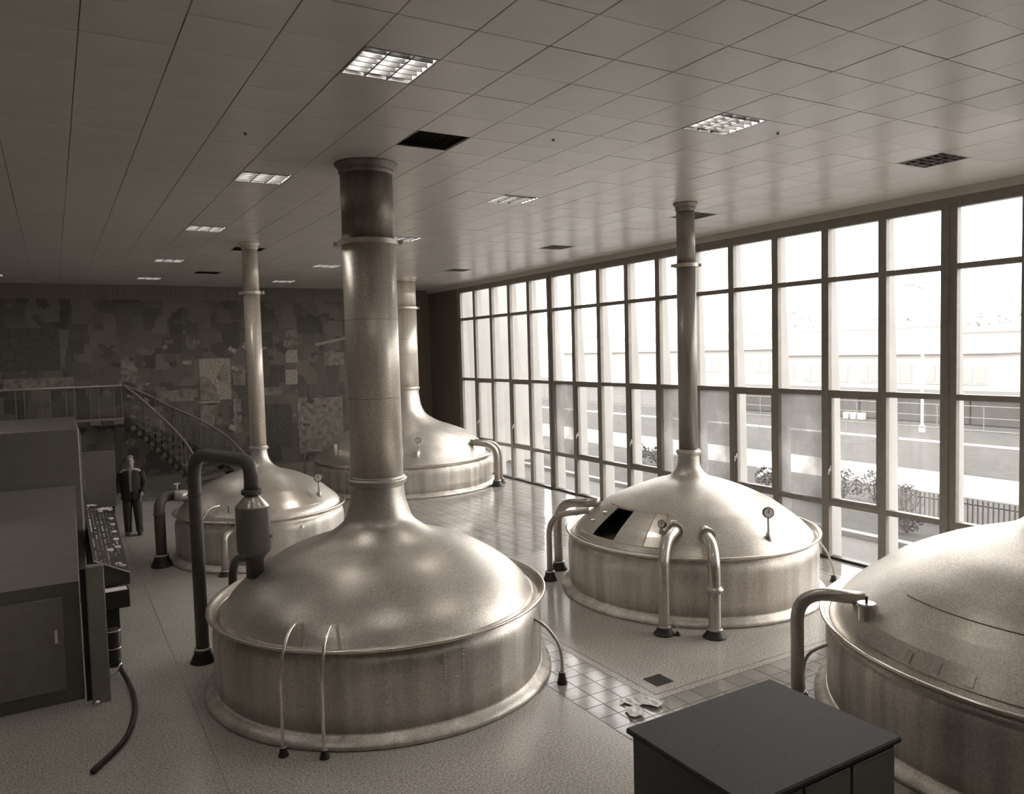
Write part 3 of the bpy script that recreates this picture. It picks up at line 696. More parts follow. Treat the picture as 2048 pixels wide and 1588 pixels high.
# --- near right kettle: long hatch with hinges
bm = new_bm(); patch(bm, CE, PE, 1.97, 2.41, 153, 200, .003, .010, 8, 30); he = put('hatch_cover', bm, M_CU, KE)
for pts in ([(2.41, a) for a in range(150, 201, 3)], [(1.965, a) for a in range(153, 201, 3)]):
    bm = new_bm(); tube(bm, [pt(CE, PE, a, b, .014) for a, b in pts], .007, 6); sub('seam', bm, M_CUD, he)
for aa in (167.1, 173.9, 181):
    bm = new_bm(); patch(bm, CE, PE, 2.34, 2.40, aa - .8, aa + .8, .013, .02, 1, 1); sub('hinge', bm, M_CU2, he)
bm = new_bm(); p = pt(CE, PE, 2.28, 148.5, -.02); tube(bm, [p, p + Vector((0, 0, .14))], .072, 22); lathe(bm, p.x, p.y, [(.088, p.z + .14), (.092, p.z + .155), (.085, p.z + .17)], 22); cp = put('filler_cap', bm, M_CUP, KE)
bm = new_bm(); tube(bm, [p + Vector((0, 0, .16)), p + Vector((0, 0, .235))], .012, 8); sub('cap_screw', bm, M_BLACK, cp)
bm = new_bm(); tube(bm, [p + Vector((.07, -.03, .10)), p + Vector((.11, -.05, .11))], .022, 10); sub('side_plug', bm, M_CHROME, cp)

# ================================================================== PIPES STANDING BESIDE THE KETTLES
def foot(parent, x, y, r, h=.10, mt=None, ring=True):
    bm = new_bm(); lathe(bm, x, y, [(r * 1.95, 0), (r * 1.95, .012), (r * 1.7, h * .3), (r * 1.35, h * .7), (r * 1.25, h)], 24); put('floor_cone', bm, mt or M_BLACK, parent, True)
    if ring:
        bm = new_bm(); lathe(bm, x, y, ringprof(r * 1.12, h + .008, r * .16 + .004, 8), 24, closed=True); put('cuff', bm, M_CUP, parent, True)
def pipe(name, path, r, lab, cat='pipe', mt=None, cone=.10, ring=True, group=None, n=18, cones=None):
    x, y = path[0][0], path[0][1]; t = thing(name, (x, y, 0), lab, cat, group)
    bm = new_bm(); tube(bm, path, r, n); p = put('pipe_run', bm, mt or M_CUP, t, True)
    if cone: foot(t, x, y, cones or r, cone, ring=ring)
    return t
# two front pipes of the right-hand kettle
P1 = pt(CB, PB, 1.50, -139.5)
pa = smooth_path([(6.79, 7.72, .03), (6.79, 7.72, .45), (6.79, 7.72, .80), (6.84, 7.76, 1.0), (7.0, 7.88, 1.15), (7.22, 8.02, 1.215), (P1.x, P1.y, P1.z + .02)], 7)
t = pipe('copper_pipe', pa, .072, 'slimmer of two front copper pipes of the hatch kettle, on the left'); 
bm = new_bm(); p = Vector(pa[-4]); tube(bm, [p, p + Vector((.035, .03, -.005))], .11, 20); put('flange', bm, M_CUP, t)
P2 = pt(CB, PB, 1.52, -125.6)
pa = smooth_path([(7.26, 7.27, .03), (7.26, 7.27, .4), (7.26, 7.27, .80), (7.30, 7.32, 1.0), (7.41, 7.47, 1.15), (7.57, 7.71, 1.20), (P2.x, P2.y, P2.z + .02)], 7)
t = pipe('copper_pipe', pa, .080, 'front copper pipe of the hatch kettle with a bolted coupling halfway up')
bm = new_bm(); lathe(bm, 7.26, 7.27, [(.085, .585), (.10, .59), (.10, .615), (.118, .62), (.118, .645), (.10, .65), (.10, .67), (.085, .675)], 26); put('coupling', bm, M_CUP, t, True)
p = Vector(pa[-8]); d = (Vector(pa[-7]) - p).normalized(); bm = new_bm(); tube(bm, [p, p + d * .04], .118, 24); put('flange', bm, M_CUP, t)
# two side pipes at the left of that kettle
Q = pt(CB, PB, 1.45, 141.2)
pa = bend_path([(7.38, 11.08, .03), (7.38, 11.08, 1.16), (Q.x, Q.y, Q.z + .06)], .42, 10)
pipe('copper_pipe', pa, .075, 'thicker side pipe left of the hatch kettle, the one standing farther back', cone=.13)
Q = pt(CB, PB, 1.60, 143.5)
pa = bend_path([(6.90, 10.63, .03), (6.90, 10.63, 1.08), (Q.x, Q.y, Q.z + .05)], .42, 10)
pipe('copper_pipe', pa, .048, 'thinner side pipe left of the hatch kettle, the one standing nearer', cone=.14, cones=.06)
# thin tubes
pipe('drain_tube', smooth_path([(10.52, 7.93, .02), (10.52, 7.93, .18), (10.44, 7.98, .45), (10.30, 8.05, .66), (10.12, 8.13, .80)], 6), .016, 'thin curved tube at the right side of the hatch kettle, by the windows', 'tube', cone=.10, cones=.030, ring=False, n=8)
pipe('drain_tube', smooth_path([(6.90, 7.58, .02), (6.90, 7.58, .10), (6.87, 7.72, .22), (6.88, 7.9, .30), (6.95, 8.18, .30)], 6), .007, 'very thin drip tube between the two front pipes of the hatch kettle', 'tube', cone=.05, cones=.018, ring=False, n=6)
pipe('drain_tube', smooth_path([(4.81, 7.21, .02), (4.81, 7.21, .30), (4.79, 7.25, .46), (4.70, 7.30, .62), (4.60, 7.36, .72), (4.50, 7.44, .78)], 6), .019, 'thin curved tube at the right side of the front kettle, over the aisle', 'tube', cone=.13, cones=.030, n=8)
# two thin bright tubes leaving the front dome
for (a, x, y, lab) in ((-138.6, 1.70, 7.36, 'left of the two thin bright tubes bending down over the front kettle rim'), (-126.3, 2.02, 7.10, 'right of the two thin bright tubes bending down over the front kettle rim')):
    Q = pt(CA, PA, 1.68, a); o_ = Vector((x, y, 0)); dv = Vector((Q.x - x, Q.y - y, 0))
    pa = smooth_path([(x, y, .02), (x, y, .5), (x + dv.x * .03, y + dv.y * .03, .80), (x + dv.x * .25, y + dv.y * .25, 1.05), (x + dv.x * .6, y + dv.y * .6, 1.16), (Q.x, Q.y, Q.z + .01)], 7)
    pipe('bright_tube', pa, .017, lab, 'tube', cone=.08, cones=.025, n=10, mt=M_EDGE)
# tall painted overhead pipe with its expansion vessel
ax, ay = 1.87, 9.06
pa = bend_path([(1.44, 10.28, .03), (1.44, 10.28, 2.64), (ax, ay, 2.63), (ax, ay, 2.27)], .34, 12)
t = pipe('overhead_pipe', pa, .080, 'tall dark arched pipe left of the front kettle ending in a hanging vessel', mt=M_PAINT, cone=.16)
bm = new_bm(); lathe(bm, 1.44, 10.28, ringprof(.085, 2.12, .012, 8), 24, closed=True); put('weld_ring', bm, M_PAINT, t, True)
bm = new_bm(); lathe(bm, ax, ay, [(.105, 2.25), (.115, 2.26), (.115, 2.30), (.105, 2.31)], 24); put('flange', bm, M_PAINT, t)
bm = new_bm(); lathe(bm, ax, ay, [(.075, 2.25), (.085, 2.23), (.185, 2.12), (.187, 2.10)], 36); put('vessel_cone', bm, M_CUP, t, True)
bm = new_bm(); lathe(bm, ax, ay, [(.190, 2.115), (.187, 2.10), (.187, 1.62), (.175, 1.59), (.125, 1.545)], 40); put('vessel', bm, M_PAINT2, t, True)
bm = new_bm(); tube(bm, [(ax + .15, ay - .12, 1.77), (ax + .18, ay - .15, 1.77)], .018, 8); put('drain_plug', bm, M_CHROME, t)
bm = new_bm(); lathe(bm, ax, ay, [(.118, 1.56), (.118, 1.52), (.10, 1.50), (.10, 1.30)], 28); put('outlet', bm, M_PAINT, t, True)
# bent pipe behind the front kettle's left shoulder
pipe('painted_pipe', bend_path([(1.85, 10.35, .03), (1.85, 10.35, 1.24), (2.02, 9.5, 1.40)], .36, 10), .055, 'dark bent pipe entering the back left of the front kettle', mt=M_PAINT, cone=.10)
# back-left kettle pipes
Q = pt(CC, PC, 1.45, 172)
t = pipe('copper_pipe', bend_path([(1.55, 15.55, .03), (1.55, 15.55, 1.28), (Q.x, Q.y, 1.24), (Q.x + .2, Q.y, 1.12)], .26, 10), .095, 'stout pipe with a valve on top at the left of the back-left kettle', mt=M_PAINT, cone=.2, cones=.10)
bm = new_bm(); lathe(bm, 1.55, 15.55, ringprof(.10, .98, .014, 8), 24, closed=True); put('coupling', bm, M_PAINT, t, True)
bm = new_bm(); tube(bm, [(1.87, 15.55, 1.33), (1.87, 15.55, 1.50)], .018, 8); v_ = put('valve', bm, M_CHROME, t)
bm = new_bm(); tube(bm, [(1.81, 15.53, 1.50), (1.93, 15.57, 1.50)], .016, 8); sub('valve_handle', bm, M_CHROME, v_)
bm = new_bm(); tube(bm, [(1.82, 15.55, 1.275), (2.05, 15.57, 1.265)], .105, 20); put('bright_sleeve', bm, M_CUP, t, True)
Q = on_body(CC, 1.60, -121, .72)
pipe('copper_pipe', bend_path([(2.42, 14.17, .03), (2.42, 14.17, .70), (Q.x + .05, Q.y + .08, .76)], .12, 8), .062, 'copper pipe standing close against the front of the back-left kettle', cone=.08)
# far corner kettle pipes
Q = pt(CD, PD, 2.2, -55)
pipe('copper_pipe', bend_path([(10.66, 19.05, .03), (10.66, 19.05, 1.16), (Q.x, Q.y, Q.z + .04)], .45, 10), .085, 'thicker of two bent pipes at the right of the far corner kettle', cone=.16, cones=.09)
Q = pt(CD, PD, 2.2, -46)
pipe('copper_pipe', bend_path([(11.0, 19.42, .03), (11.0, 19.42, 1.16), (Q.x, Q.y, Q.z + .04)], .42, 10), .055, 'thinner of two bent pipes at the right of the far corner kettle', cone=.14, cones=.065)
Q = pt(CD, PD, 2.35, 158)
pipe('copper_pipe', bend_path([(6.20, 22.6, .03), (6.20, 22.6, 1.05), (Q.x, Q.y, Q.z + .02)], .30, 8), .035, 'thin bent pipe at the left of the far corner kettle', cone=.1, cones=.045)
# near right kettle pipes
Q = pt(CE, PE, 2.17, 138.5)
pipe('copper_pipe', bend_path([(6.60, 5.42, .03), (6.60, 5.42, 1.20), (Q.x, Q.y, 1.17)], .36, 12), .068, 'large bent copper pipe entering the nearest right kettle beside its cap', cone=.12)
pipe('drain_tube', smooth_path([(6.68, 5.40, .02), (6.68, 5.41, .35), (6.72, 5.38, .50), (6.82, 5.32, .58), (6.95, 5.24, .62), (7.02, 5.10, .62)], 6), .018, 'thin curved tube below the large pipe of the near right kettle', 'tube', cone=.09, cones=.03, n=8)

# ================================================================== STAIR AND LANDING AT THE BACK
R1 = smooth_path([(1.69, 24.45, 3.13), (1.98, 24.35, 2.86), (2.32, 24.0, 2.48), (2.84, 23.4, 1.85), (3.08, 22.9, 1.46), (3.21, 22.4, 1.08), (3.24, 22.2, .92)], 6)
R2 = smooth_path([(1.75, 25.22, 3.12), (2.4, 25.2, 2.78), (2.95, 25.1, 2.43), (3.71, 24.7, 1.99), (4.29, 24.1, 1.55), (4.63, 23.4, 1.08), (4.72, 23.1, .92)], 6)
def along(P, t):
    L = [0]
    for a, b in zip(P, P[1:]): L.append(L[-1] + (b - a).length)
    s = t * L[-1]
    for i in range(len(P) - 1):
        if L[i + 1] >= s: return P[i].lerp(P[i + 1], (s - L[i]) / max(1e-6, L[i + 1] - L[i]))
    return P[-1].copy()
t = thing('staircase', (3.2, 23.8, 0), 'dark curving staircase with metal railings coming down from the landing', 'staircase')
NST = 13
for k in range(NST):
    a, b = k / NST, (k + 1) / NST; z = 2.16 * (1 - (k + 1) / (NST + .01)) + .0; q = [along(R1, a), along(R1, b), along(R2, b), along(R2, a)]
    bm = new_bm(); lo = [bm.verts.new((p.x, p.y, max(0, z - .0))) for p in q]; hi = [bm.verts.new((p.x, p.y, z + .05)) for p in q]
    bm.faces.new(lo); bm.faces.new(hi)
    for i in range(4): bm.faces.new((lo[i], lo[(i + 1) % 4], hi[(i + 1) % 4], hi[i]))
    put('step', bm, M_STAIR, t)
for (P, s) in ((R1, 1), (R2, -1)):
    bm = new_bm(); N_ = 26
    for i in range(N_):
        p, q = along(P, i / N_), along(P, (i + 1) / N_); z1, z2 = 2.16 * (1 - i / N_), 2.16 * (1 - (i + 1) / N_)
        v = [bm.verts.new((p.x, p.y, max(0, z1 - .22))), bm.verts.new((q.x, q.y, max(0, z2 - .22))), bm.verts.new((q.x, q.y, z2 + .08)), bm.verts.new((p.x, p.y, z1 + .08))]
        w_ = [bm.verts.new(x.co + Vector((0, .03, 0))) for x in v]; bm.faces.new(v); bm.faces.new(w_)
        for a in range(4): bm.faces.new((v[a], v[(a + 1) % 4], w_[(a + 1) % 4], w_[a]))
    put('stringer', bm, M_STAIR, t)
    bm = new_bm(); tube(bm, P, .032, 10); put('handrail', bm, M_RAIL, t, True)
    for i in range(1, 14):
        for d in (-.012, .012):
            p = along(P, i / 14 + d); z = 2.16 * (1 - (i / 14 + d)); bm = new_bm(); tube(bm, [(p.x, p.y, max(.0, z - .12)), (p.x, p.y, p.z)], .011, 6); put('baluster', bm, M_BAL, t)
        p = along(P, i / 14); z = 2.16 * (1 - i / 14); bm = new_bm(); box(bm, p.x - .07, p.y - .03, max(0, z - .16), p.x + .07, p.y + .02, max(.08, z - .04)); put('baluster_shoe', bm, M_BAL, t)
t = thing('landing', (-1.2, 24.9, 0), 'dark raised landing at the back left that the curving stair comes down from', 'landing')
bm = new_bm(); box(bm, -4.6, 24.42, 2.02, 1.66, BY - .045, 2.20); put('deck', bm, M_STAIR, t)
for x in (-4.4, -1.4, 1.5):
    bm = new_bm(); box(bm, x - .07, 24.6, 0, x + .07, 24.74, 2.02); put('leg', bm, M_STAIR, t)
bm = new_bm(); tube(bm, [(-4.6, 24.42, 3.11), (1.66, 24.43, 3.13)], .03, 10); put('handrail', bm, M_RAIL, t, True)
bm = new_bm(); box(bm, -4.6, 24.395, 2.16, 1.66, 24.42, 2.23); put('edge_strip', bm, M_RAIL, t)
for k in range(11):
    x = 1.52 - k * .58
    for d in (-.10, .10):
        bm = new_bm(); tube(bm, [(x + d, 24.41, 2.02), (x + d, 24.41, 3.11)], .017, 6); put('baluster', bm, M_BAL, t)
    bm = new_bm(); box(bm, x - .13, 24.385, 2.05, x + .13, 24.42, 2.15); put('baluster_shoe', bm, M_BAL, t)

# ================================================================== MURAL ON THE BACK WALL
def mural_mat(name, v, scale, contrast, kind='VOR'):
    M = mat(name, v, .6, k=1.7); N = M.node_tree.nodes; L = M.node_tree.links; b = N['Principled BSDF']
    tc = [x for x in N if x.type == 'TEX_COORD'][0]; mp = N.new('ShaderNodeMapping'); mp.inputs['Scale'].default_value = scale; L.new(tc.outputs['Object'], mp.inputs[0])
    if kind == 'WAVE':
        n = N.new('ShaderNodeTexWave'); n.wave_type = 'RINGS'; n.inputs['Scale'].default_value = 1; n.inputs['Distortion'].default_value = 6; n.inputs['Detail'].default_value = 3; src = n.outputs['Fac']
    elif kind == 'NOISE':
        n = N.new('ShaderNodeTexNoise'); n.inputs['Scale'].default_value = 1; n.inputs['Detail'].default_value = 8; src = n.outputs[0]
    else:
        n = N.new('ShaderNodeTexVoronoi'); n.distance = 'CHEBYCHEV'; n.inputs['Scale'].default_value = 1; n.inputs['Randomness'].default_value = .85
        sp = N.new('ShaderNodeSeparateColor'); L.new(n.outputs['Color'], sp.inputs[0]); src = sp.outputs[0]
    L.new(mp.outputs[0], n.inputs['Vector'])
    r = N.new('ShaderNodeMapRange'); r.inputs[1].default_value = .25 if kind != 'VOR' else 0; r.inputs[2].default_value = .75 if kind != 'VOR' else 1; r.inputs[3].default_value = 1 - contrast; r.inputs[4].default_value = 1 + contrast
    L.new(src, r.inputs[0]); vm = N.new('ShaderNodeVectorMath'); vm.operation = 'SCALE'; vm.inputs[0].default_value = tint(v, 1.7)[:3]
    L.new(r.outputs[0], vm.inputs['Scale']); L.new(vm.outputs[0], b.inputs['Base Color']); return M
MM_BASE = mural_mat('mural_ground', .125, (2.6, 1, 2.2), .4); MM_L = mural_mat('mural_light', .34, (16, 1, 16), .45, 'NOISE'); MM_M = mural_mat('mural_mid', .22, (6, 1, 5), .6, 'NOISE')
MM_D = mural_mat('mural_dark', .085, (9, 1, 9), .3, 'NOISE'); MM_W = mural_mat('mural_lines', .19, (3.0, 1, 9.0), .35, 'WAVE'); MM_S = mural_mat('mural_stripe', .11, (14, 1, .8), .4, 'NOISE')
t = thing('mural', (4.4, BY, .5), 'wide dark mural of overlapping painted blocks covering the back wall', 'mural')
bm = new_bm(); box(bm, -2.6, BY - .012, .40, 8.46, BY - .001, 5.60); put('ground_panel', bm, MM_BASE, t)
YM = BY - .012
def mp_(x0, z1, x1, z0, mt, d=.01, name='mural_panel'):
    bm = new_bm(); box(bm, x0, YM - d, z0, x1, YM, z1); return put(name, bm, mt, t)
mp_(3.85, 3.82, 4.76, 2.54, MM_L); mp_(3.79, 2.52, 4.41, 2.45, MM_L)
for a in ((6.48, 4.03, 6.87, 3.62, MM_L), (6.45, 3.39, 6.84, 2.92, MM_L), (6.51, 4.68, 6.90, 4.43, MM_M), (6.49, 4.34, 6.89, 4.20, MM_M), (6.80, 2.43, 8.31, .63, MM_M), (6.84, 2.90, 8.42, 2.50, MM_S), (2.27, 2.43, 2.79, 1.41, MM_M),
          (4.79, 2.54, 5.03, 1.47, MM_M), (3.82, 2.38, 4.23, 1.76, MM_M), (7.76, 3.92, 8.43, 3.49, MM_M), (2.72, 2.89, 3.76, 2.56, MM_M), (5.98, 3.56, 6.44, 2.98, MM_D), (4.82, 3.35, 5.20, 2.96, MM_M), (4.80, 3.58, 5.22, 3.42, MM_M),
          (5.6, 4.6, 6.1, 4.1, MM_D), (2.9, 4.5, 3.4, 4.0, MM_D), (7.1, 4.9, 7.5, 4.5, MM_D), (5.5, 2.85, 6.3, 2.6, MM_M), (5.3, 2.3, 6.6, .9, MM_D), (-1.9, 4.8, .2, 3.6, MM_D), (-1.2, 3.4, .5, 3.1, MM_M), (2.9, 3.0, 3.7, 2.95, MM_D), (2.0, 2.3, 2.2, 1.5, MM_S), (3.0, 2.1, 3.5, 1.1, MM_S), (3.8, 1.7, 4.3, .9, MM_S)): mp_(*a)
# ribs inside the light square: dark rays, and a disc quarter
for k in range(7):
    a = math.radians(-25 + 14 * k); c = Vector((4.33, 0, 3.2)); d = Vector((math.cos(a), 0, math.sin(a)))
    p0, p1 = c + d * .05, c + d * min(.40 / max(.3, abs(d.x)), .52); bm = new_bm(); mid = (p0 + p1) / 2; mid.y = YM - .012
    obox(bm, mid, d, (0, 1, 0), (-d.z, 0, d.x), (p1 - p0).length / 2, .003, .008); put('painted_ray', bm, MM_D, t)
bm = new_bm(); v = [bm.verts.new((3.87, YM - .013, 2.56))] + [bm.verts.new((3.87 + .5 * math.cos(a), YM - .013, 2.56 + .72 * math.sin(a))) for a in [k * PI / 20 for k in range(11)]]; bm.faces.new(v)
r_ = bmesh.ops.extrude_face_region(bm, geom=bm.faces[:]); bmesh.ops.translate(bm, vec=(0, -.004, 0), verts=[x for x in r_['geom'] if isinstance(x, bmesh.types.BMVert)]); put('painted_quarter', bm, MM_M, t)
bm = new_bm(); obox(bm, (7.98, YM - .012, 4.285), (.98, 0, .2), (0, 1, 0), (-.2, 0, .98), .52, .005, .045); put('slanting_bar', bm, MM_L, t)
bm = new_bm(); v = [bm.verts.new((x, YM - .006, z)) for x, z in ((1.62, 3.78), (1.98, 3.92), (2.25, 3.30), (1.92, 3.30))]; bm.faces.new(v); r_ = bmesh.ops.extrude_face_region(bm, geom=bm.faces[:]); bmesh.ops.translate(bm, vec=(0, -.006, 0), verts=[x for x in r_['geom'] if isinstance(x, bmesh.types.BMVert)]); put('mural_panel', bm, MM_M, t)
for k in range(120):                                  # small bright and dark facets that make up the painted crowd
    x, z = random.uniform(1.0, 8.3), random.uniform(1.0, 4.4); s = random.uniform(.03, .13)
    if 3.8 < x < 4.8 and 2.4 < z < 3.9: continue
    bm = new_bm(); a = random.uniform(-.8, .8); obox(bm, (x, YM - .010, z), (math.cos(a), 0, math.sin(a)), (0, 1, 0), (-math.sin(a), 0, math.cos(a)), s, .003 + k * .00005, s * random.uniform(.4, .9)); put('painted_facet', bm, random.choice((MM_M, MM_M, MM_D, MM_L, MM_D, MM_D)), t)

# ================================================================== CONTROL DESK AND CABINETS AT THE LEFT
t = thing('instrument_cabinet', (-.55, 15.4, 0), 'tall grey instrument cabinet standing behind the control desk at the left edge', 'cabinet')
bm = new_bm(); box(bm, -1.6, 13.9, .1, .30, 16.9, 2.78, .02); put('carcass', bm, M_CAB, t)
bm = new_bm(); box(bm, -1.55, 13.95, 0, .25, 16.85, .1); put('plinth', bm, M_DARK, t)
for k in range(3):
    bm = new_bm(); box(bm, .30, 13.98 + k * .97, .18, .318, 14.90 + k * .97, 2.70, .004); d_ = put('door', bm, M_CAB, t)
    bm = new_bm(); box(bm, .318, 14.80 + k * .97, 1.2, .335, 14.83 + k * .97, 1.4); sub('handle', bm, M_CHROME, d_)
bm = new_bm(); tube(bm, [(.30, 14.35, 1.75), (.34, 14.35, 1.75)], .19, 28); rc = put('chart_recorder', bm, M_DARK, t)
bm = new_bm(); tube(bm, [(.34, 14.35, 1.75), (.346, 14.35, 1.75)], .15, 28); sub('dial', bm, M_DIAL, rc)
t = thing('control_desk', (.40, 13.6, 0), 'long dark control desk with a sloping top crowded with switches and lamps', 'control desk')
def dk(u, v, h=0.0):
    """point on the sloping desk top: u 0..1 from near to far, v 0..1 from the back (left) to the front edge"""
    y = 11.56 + 4.95 * u; x0 = .325 + .03 * u; x1 = .745 + .12 * u
    return Vector((x0 + (x1 - x0) * v, y, 1.17 - .22 * v + h))
bm = new_bm(); top = [dk(0, 0), dk(0, 1), dk(1, 1), dk(1, 0)]; bot = [dk(0, 0), dk(0, 1), dk(1, 1), dk(1, 0)]
tv = [bm.verts.new(p) for p in top]; bv = [bm.verts.new((p.x, p.y, .80)) for p in bot]; bm.faces.new(tv); bm.faces.new(bv)
for i in range(4): bm.faces.new((tv[i], tv[(i + 1) % 4], bv[(i + 1) % 4], bv[i]))
put('desk_body', bm, M_DESK, t)
bm = new_bm(); tube(bm, [dk(0, 0, .006), dk(0, 1, .006)], .012, 6); put('edge_trim', bm, M_CHROME, t)
for u0 in (.0, .48, .97):
    bm = new_bm(); y = 11.60 + 4.9 * u0; box(bm, .32, y, 0, .60, y + .08, .82); put('leg', bm, M_DARK, t)
b_ = new_bm(); lathe(b_, 0, 0, [(.014, 0), (.014, .014), (.010, .02)], 10); bme = bpy.data.meshes.new('switch'); b_.to_mesh(bme); b_.free(); bme.materials.append(M_CHROME)
b_ = new_bm(); box(b_, -.016, -.022, 0, .016, .022, .012); bm2 = bpy.data.meshes.new('push_button'); b_.to_mesh(bm2); b_.free(); bm2.materials.append(M_CABL)
b_ = new_bm(); box(b_, -.05, -.06, 0, .05, .06, .015); bm3 = bpy.data.meshes.new('meter'); b_.to_mesh(bm3); b_.free(); bm3.materials.append(M_DIAL)
for iu in range(30):
    for iv in range(7):
        u, v = .03 + iu * .0322, .10 + iv * .12
        if random.random() < .22 or (u < .16 and v > .5): continue
        me = bme if iv in (0, 3) else (bm2 if random.random() < .8 else bme)
        instance(me.name.split('.')[0], me, dk(u, v, .001) - Vector((.40, 13.6, 0)), t)
for (u, v) in ((.3, .8), (.42, .8), (.55, .8), (.68, .8), (.8, .8), (.9, .5), (.22, .55)):
    instance('meter', bm3, dk(u, v, .002) - Vector((.40, 13.6, 0)), t)
# sheet standing at the far end, papers
t = thing('display_board', (.66, 16.75, 0), 'plain grey upright board standing at the far end of the control desk', 'board')
bm = new_bm(); box(bm, .36, 16.72, 1.02, .93, 16.76, 2.10, .004); put('board', bm, M_CAB, t)
for x in (.42, .87):
    bm = new_bm(); box(bm, x - .02, 16.73, 0, x + .02, 16.75, 1.02); put('leg', bm, M_DARK, t)
def papers(pts, s, lab, tilt=.2):
    t = thing('papers', pts[0], lab, 'papers')
    for k, p in enumerate(pts):
        a = random.uniform(-.5, .5); bm = new_bm(); p = Vector(p)
        u = Vector((math.cos(a), math.sin(a), 0)); v = Vector((-math.sin(a), math.cos(a), 0)); g = {}
        for i in range(4):
            for j in range(4): g[i, j] = bm.verts.new(p + u * s * (i / 3 - .5) + v * s * 1.4 * (j / 3 - .5) + Vector((0, 0, .003 * k + tilt * s * abs(math.sin(i * 1.3 + j * .9 + k)) * .3)))
        for i in range(3):
            for j in range(3): bm.faces.new((g[i, j], g[i + 1, j], g[i + 1, j + 1], g[i, j + 1]))
        r_ = bmesh.ops.extrude_face_region(bm, geom=bm.faces[:]); bmesh.ops.translate(bm, vec=(0, 0, .002), verts=[x for x in r_['geom'] if isinstance(x, bmesh.types.BMVert)])
        put('sheet', bm, M_WHITE, t)
papers([tuple(dk(.955, .25, .012)), tuple(dk(.94, .6, .012)), tuple(dk(.965, .8, .012))], .15, 'loose white papers lying at the far end of the control desk', .8)
papers([tuple(dk(.035, .7, .012)), tuple(dk(.025, .82, .014))], .07, 'small crumpled white scraps on the near end of the control desk', 2.0)
# printer shelf under the near end
t = thing('printer', (.56, 11.5, 0), 'dark printer on a pedestal below the near end of the control desk', 'printer')
bm = new_bm(); box(bm, .36, 11.30, .56, .72, 11.54, .80, .008); put('printer_body', bm, M_DARK, t)
bm = new_bm(); box(bm, .38, 11.27, .801, .69, 11.44, .812); put('paper_sheet', bm, M_WHITE, t)
bm = new_bm(); box(bm, .40, 11.36, .0, .56, 11.52, .56); put('pedestal', bm, M_BLACK, t)
# near cabinet end
t = thing('cabinet_end_panel', (.27, 9.75, 0), 'narrow upright grey panel closing the near end of the left cabinets', 'panel')
bm = new_bm(); box(bm, .19, 9.66, .0, .37, 9.78, 1.55, .012); put('post', bm, M_CABL, t)
bm = new_bm(); box(bm, .135, 9.80, .0, .19, 9.86, 1.50); put('dark_reveal', bm, M_BLACK, t)
bm = new_bm(); lathe(bm, .23, 9.63, [(.045, .0), (.05, .02), (.03, .05), (.012, .06)], 14); put('floor_knob', bm, M_CHROME, t, True)
t = thing('switch_cabinet', (-.6, 11.5, 0), 'low long grey cabinet behind the narrow end panel at the left edge', 'cabinet')
bm = new_bm(); v = [(-1.3, 9.9, 0), (.12, 9.9, 0), (.12, 13.8, 0), (-1.3, 13.8, 0), (-1.3, 9.9, 1.35), (.12, 9.9, 1.35), (.20, 13.8, 1.9), (-1.3, 13.8, 1.9)]
v = [bm.verts.new(p) for p in v]
for q in ((0, 1, 2, 3), (4, 5, 6, 7), (0, 1, 5, 4), (1, 2, 6, 5), (2, 3, 7, 6), (3, 0, 4, 7)): bm.faces.new([v[i] for i in q])
put('carcass', bm, M_CAB, t)
bm = new_bm(); box(bm, -1.2, 9.885, .15, -.05, 9.9, 1.2, .003); d_ = put('door', bm, M_CABL, t)
bm = new_bm(); box(bm, -.14, 9.86, .7, -.11, 9.885, .85); sub('handle', bm, M_CHROME, d_)
# banded bin and hose
t = thing('fire_bucket', (.47, 10.78, 0), 'small dark bin with two bright bands beside the narrow end panel', 'bin')
bm = new_bm(); lathe(bm, .47, 10.78, [(.075, 0), (.08, .02), (.085, .44), (.08, .46)], 20); put('bin_body', bm, M_DARK, t, True)
for z in (.23, .45):
    bm = new_bm(); lathe(bm, .47, 10.78, ringprof(.085, z, .008, 6), 20, closed=True); put('band', bm, M_CHROME, t, True)
t = thing('hose', (.55, 10.2, 0), 'dark rubber hose with a bright nozzle lying on the floor at the left', 'hose')
bm = new_bm(); tube(bm, smooth_path([(.50, 10.36, .12), (.545, 10.15, .07), (.575, 9.92, .035), (.59, 9.6, .03), (.56, 9.1, .03), (.42, 8.5, .03), (.12, 8.0, .03)], 6), .028, 10); put('hose_pipe', bm, M_DARK, t, True)
bm = new_bm(); tube(bm, [(.40, 10.52, .14), (.50, 10.52, .16), (.51, 10.34, .13)], .028, 8); put('coupling', bm, M_DARK, t, True)
bm = new_bm(); tube(bm, smooth_path([(.41, 10.25, .07), (.47, 10.29, .10), (.52, 10.34, .17)], 4), .016, 8); put('nozzle', bm, M_CHROME, t, True)

# ================================================================== FOREGROUND BOX
t = thing('foreground_cabinet', (4.5, 3.9, 0), 'flat dark grey cabinet top at the bottom right in the foreground', 'cabinet')
bm = new_bm(); box(bm, 3.62, 3.35, .855, 5.215, 4.575, .90, .012); put('cabinet_top', bm, mat('cabinet_lid', .03, .7, k=1.3, noise=(30, .2, 4)), t)
bm = new_bm(); box(bm, 3.66, 3.39, .06, 5.17, 4.53, .855); put('carcass', bm, M_DESK, t)
bm = new_bm(); box(bm, 3.72, 3.45, 0, 5.11, 4.48, .06); put('plinth', bm, M_BLACK, t)
for k in range(3):
    bm = new_bm(); box(bm, 3.68 + k * .5, 3.37, .12, 4.15 + k * .5, 3.39, .83, .003); put('door', bm, M_CAB, t)
papers([(5.14, 6.37, .01), (5.30, 6.24, .012), (5.02, 6.18, .01)], .16, 'torn white papers dropped on the floor in front of the black drain', .45)

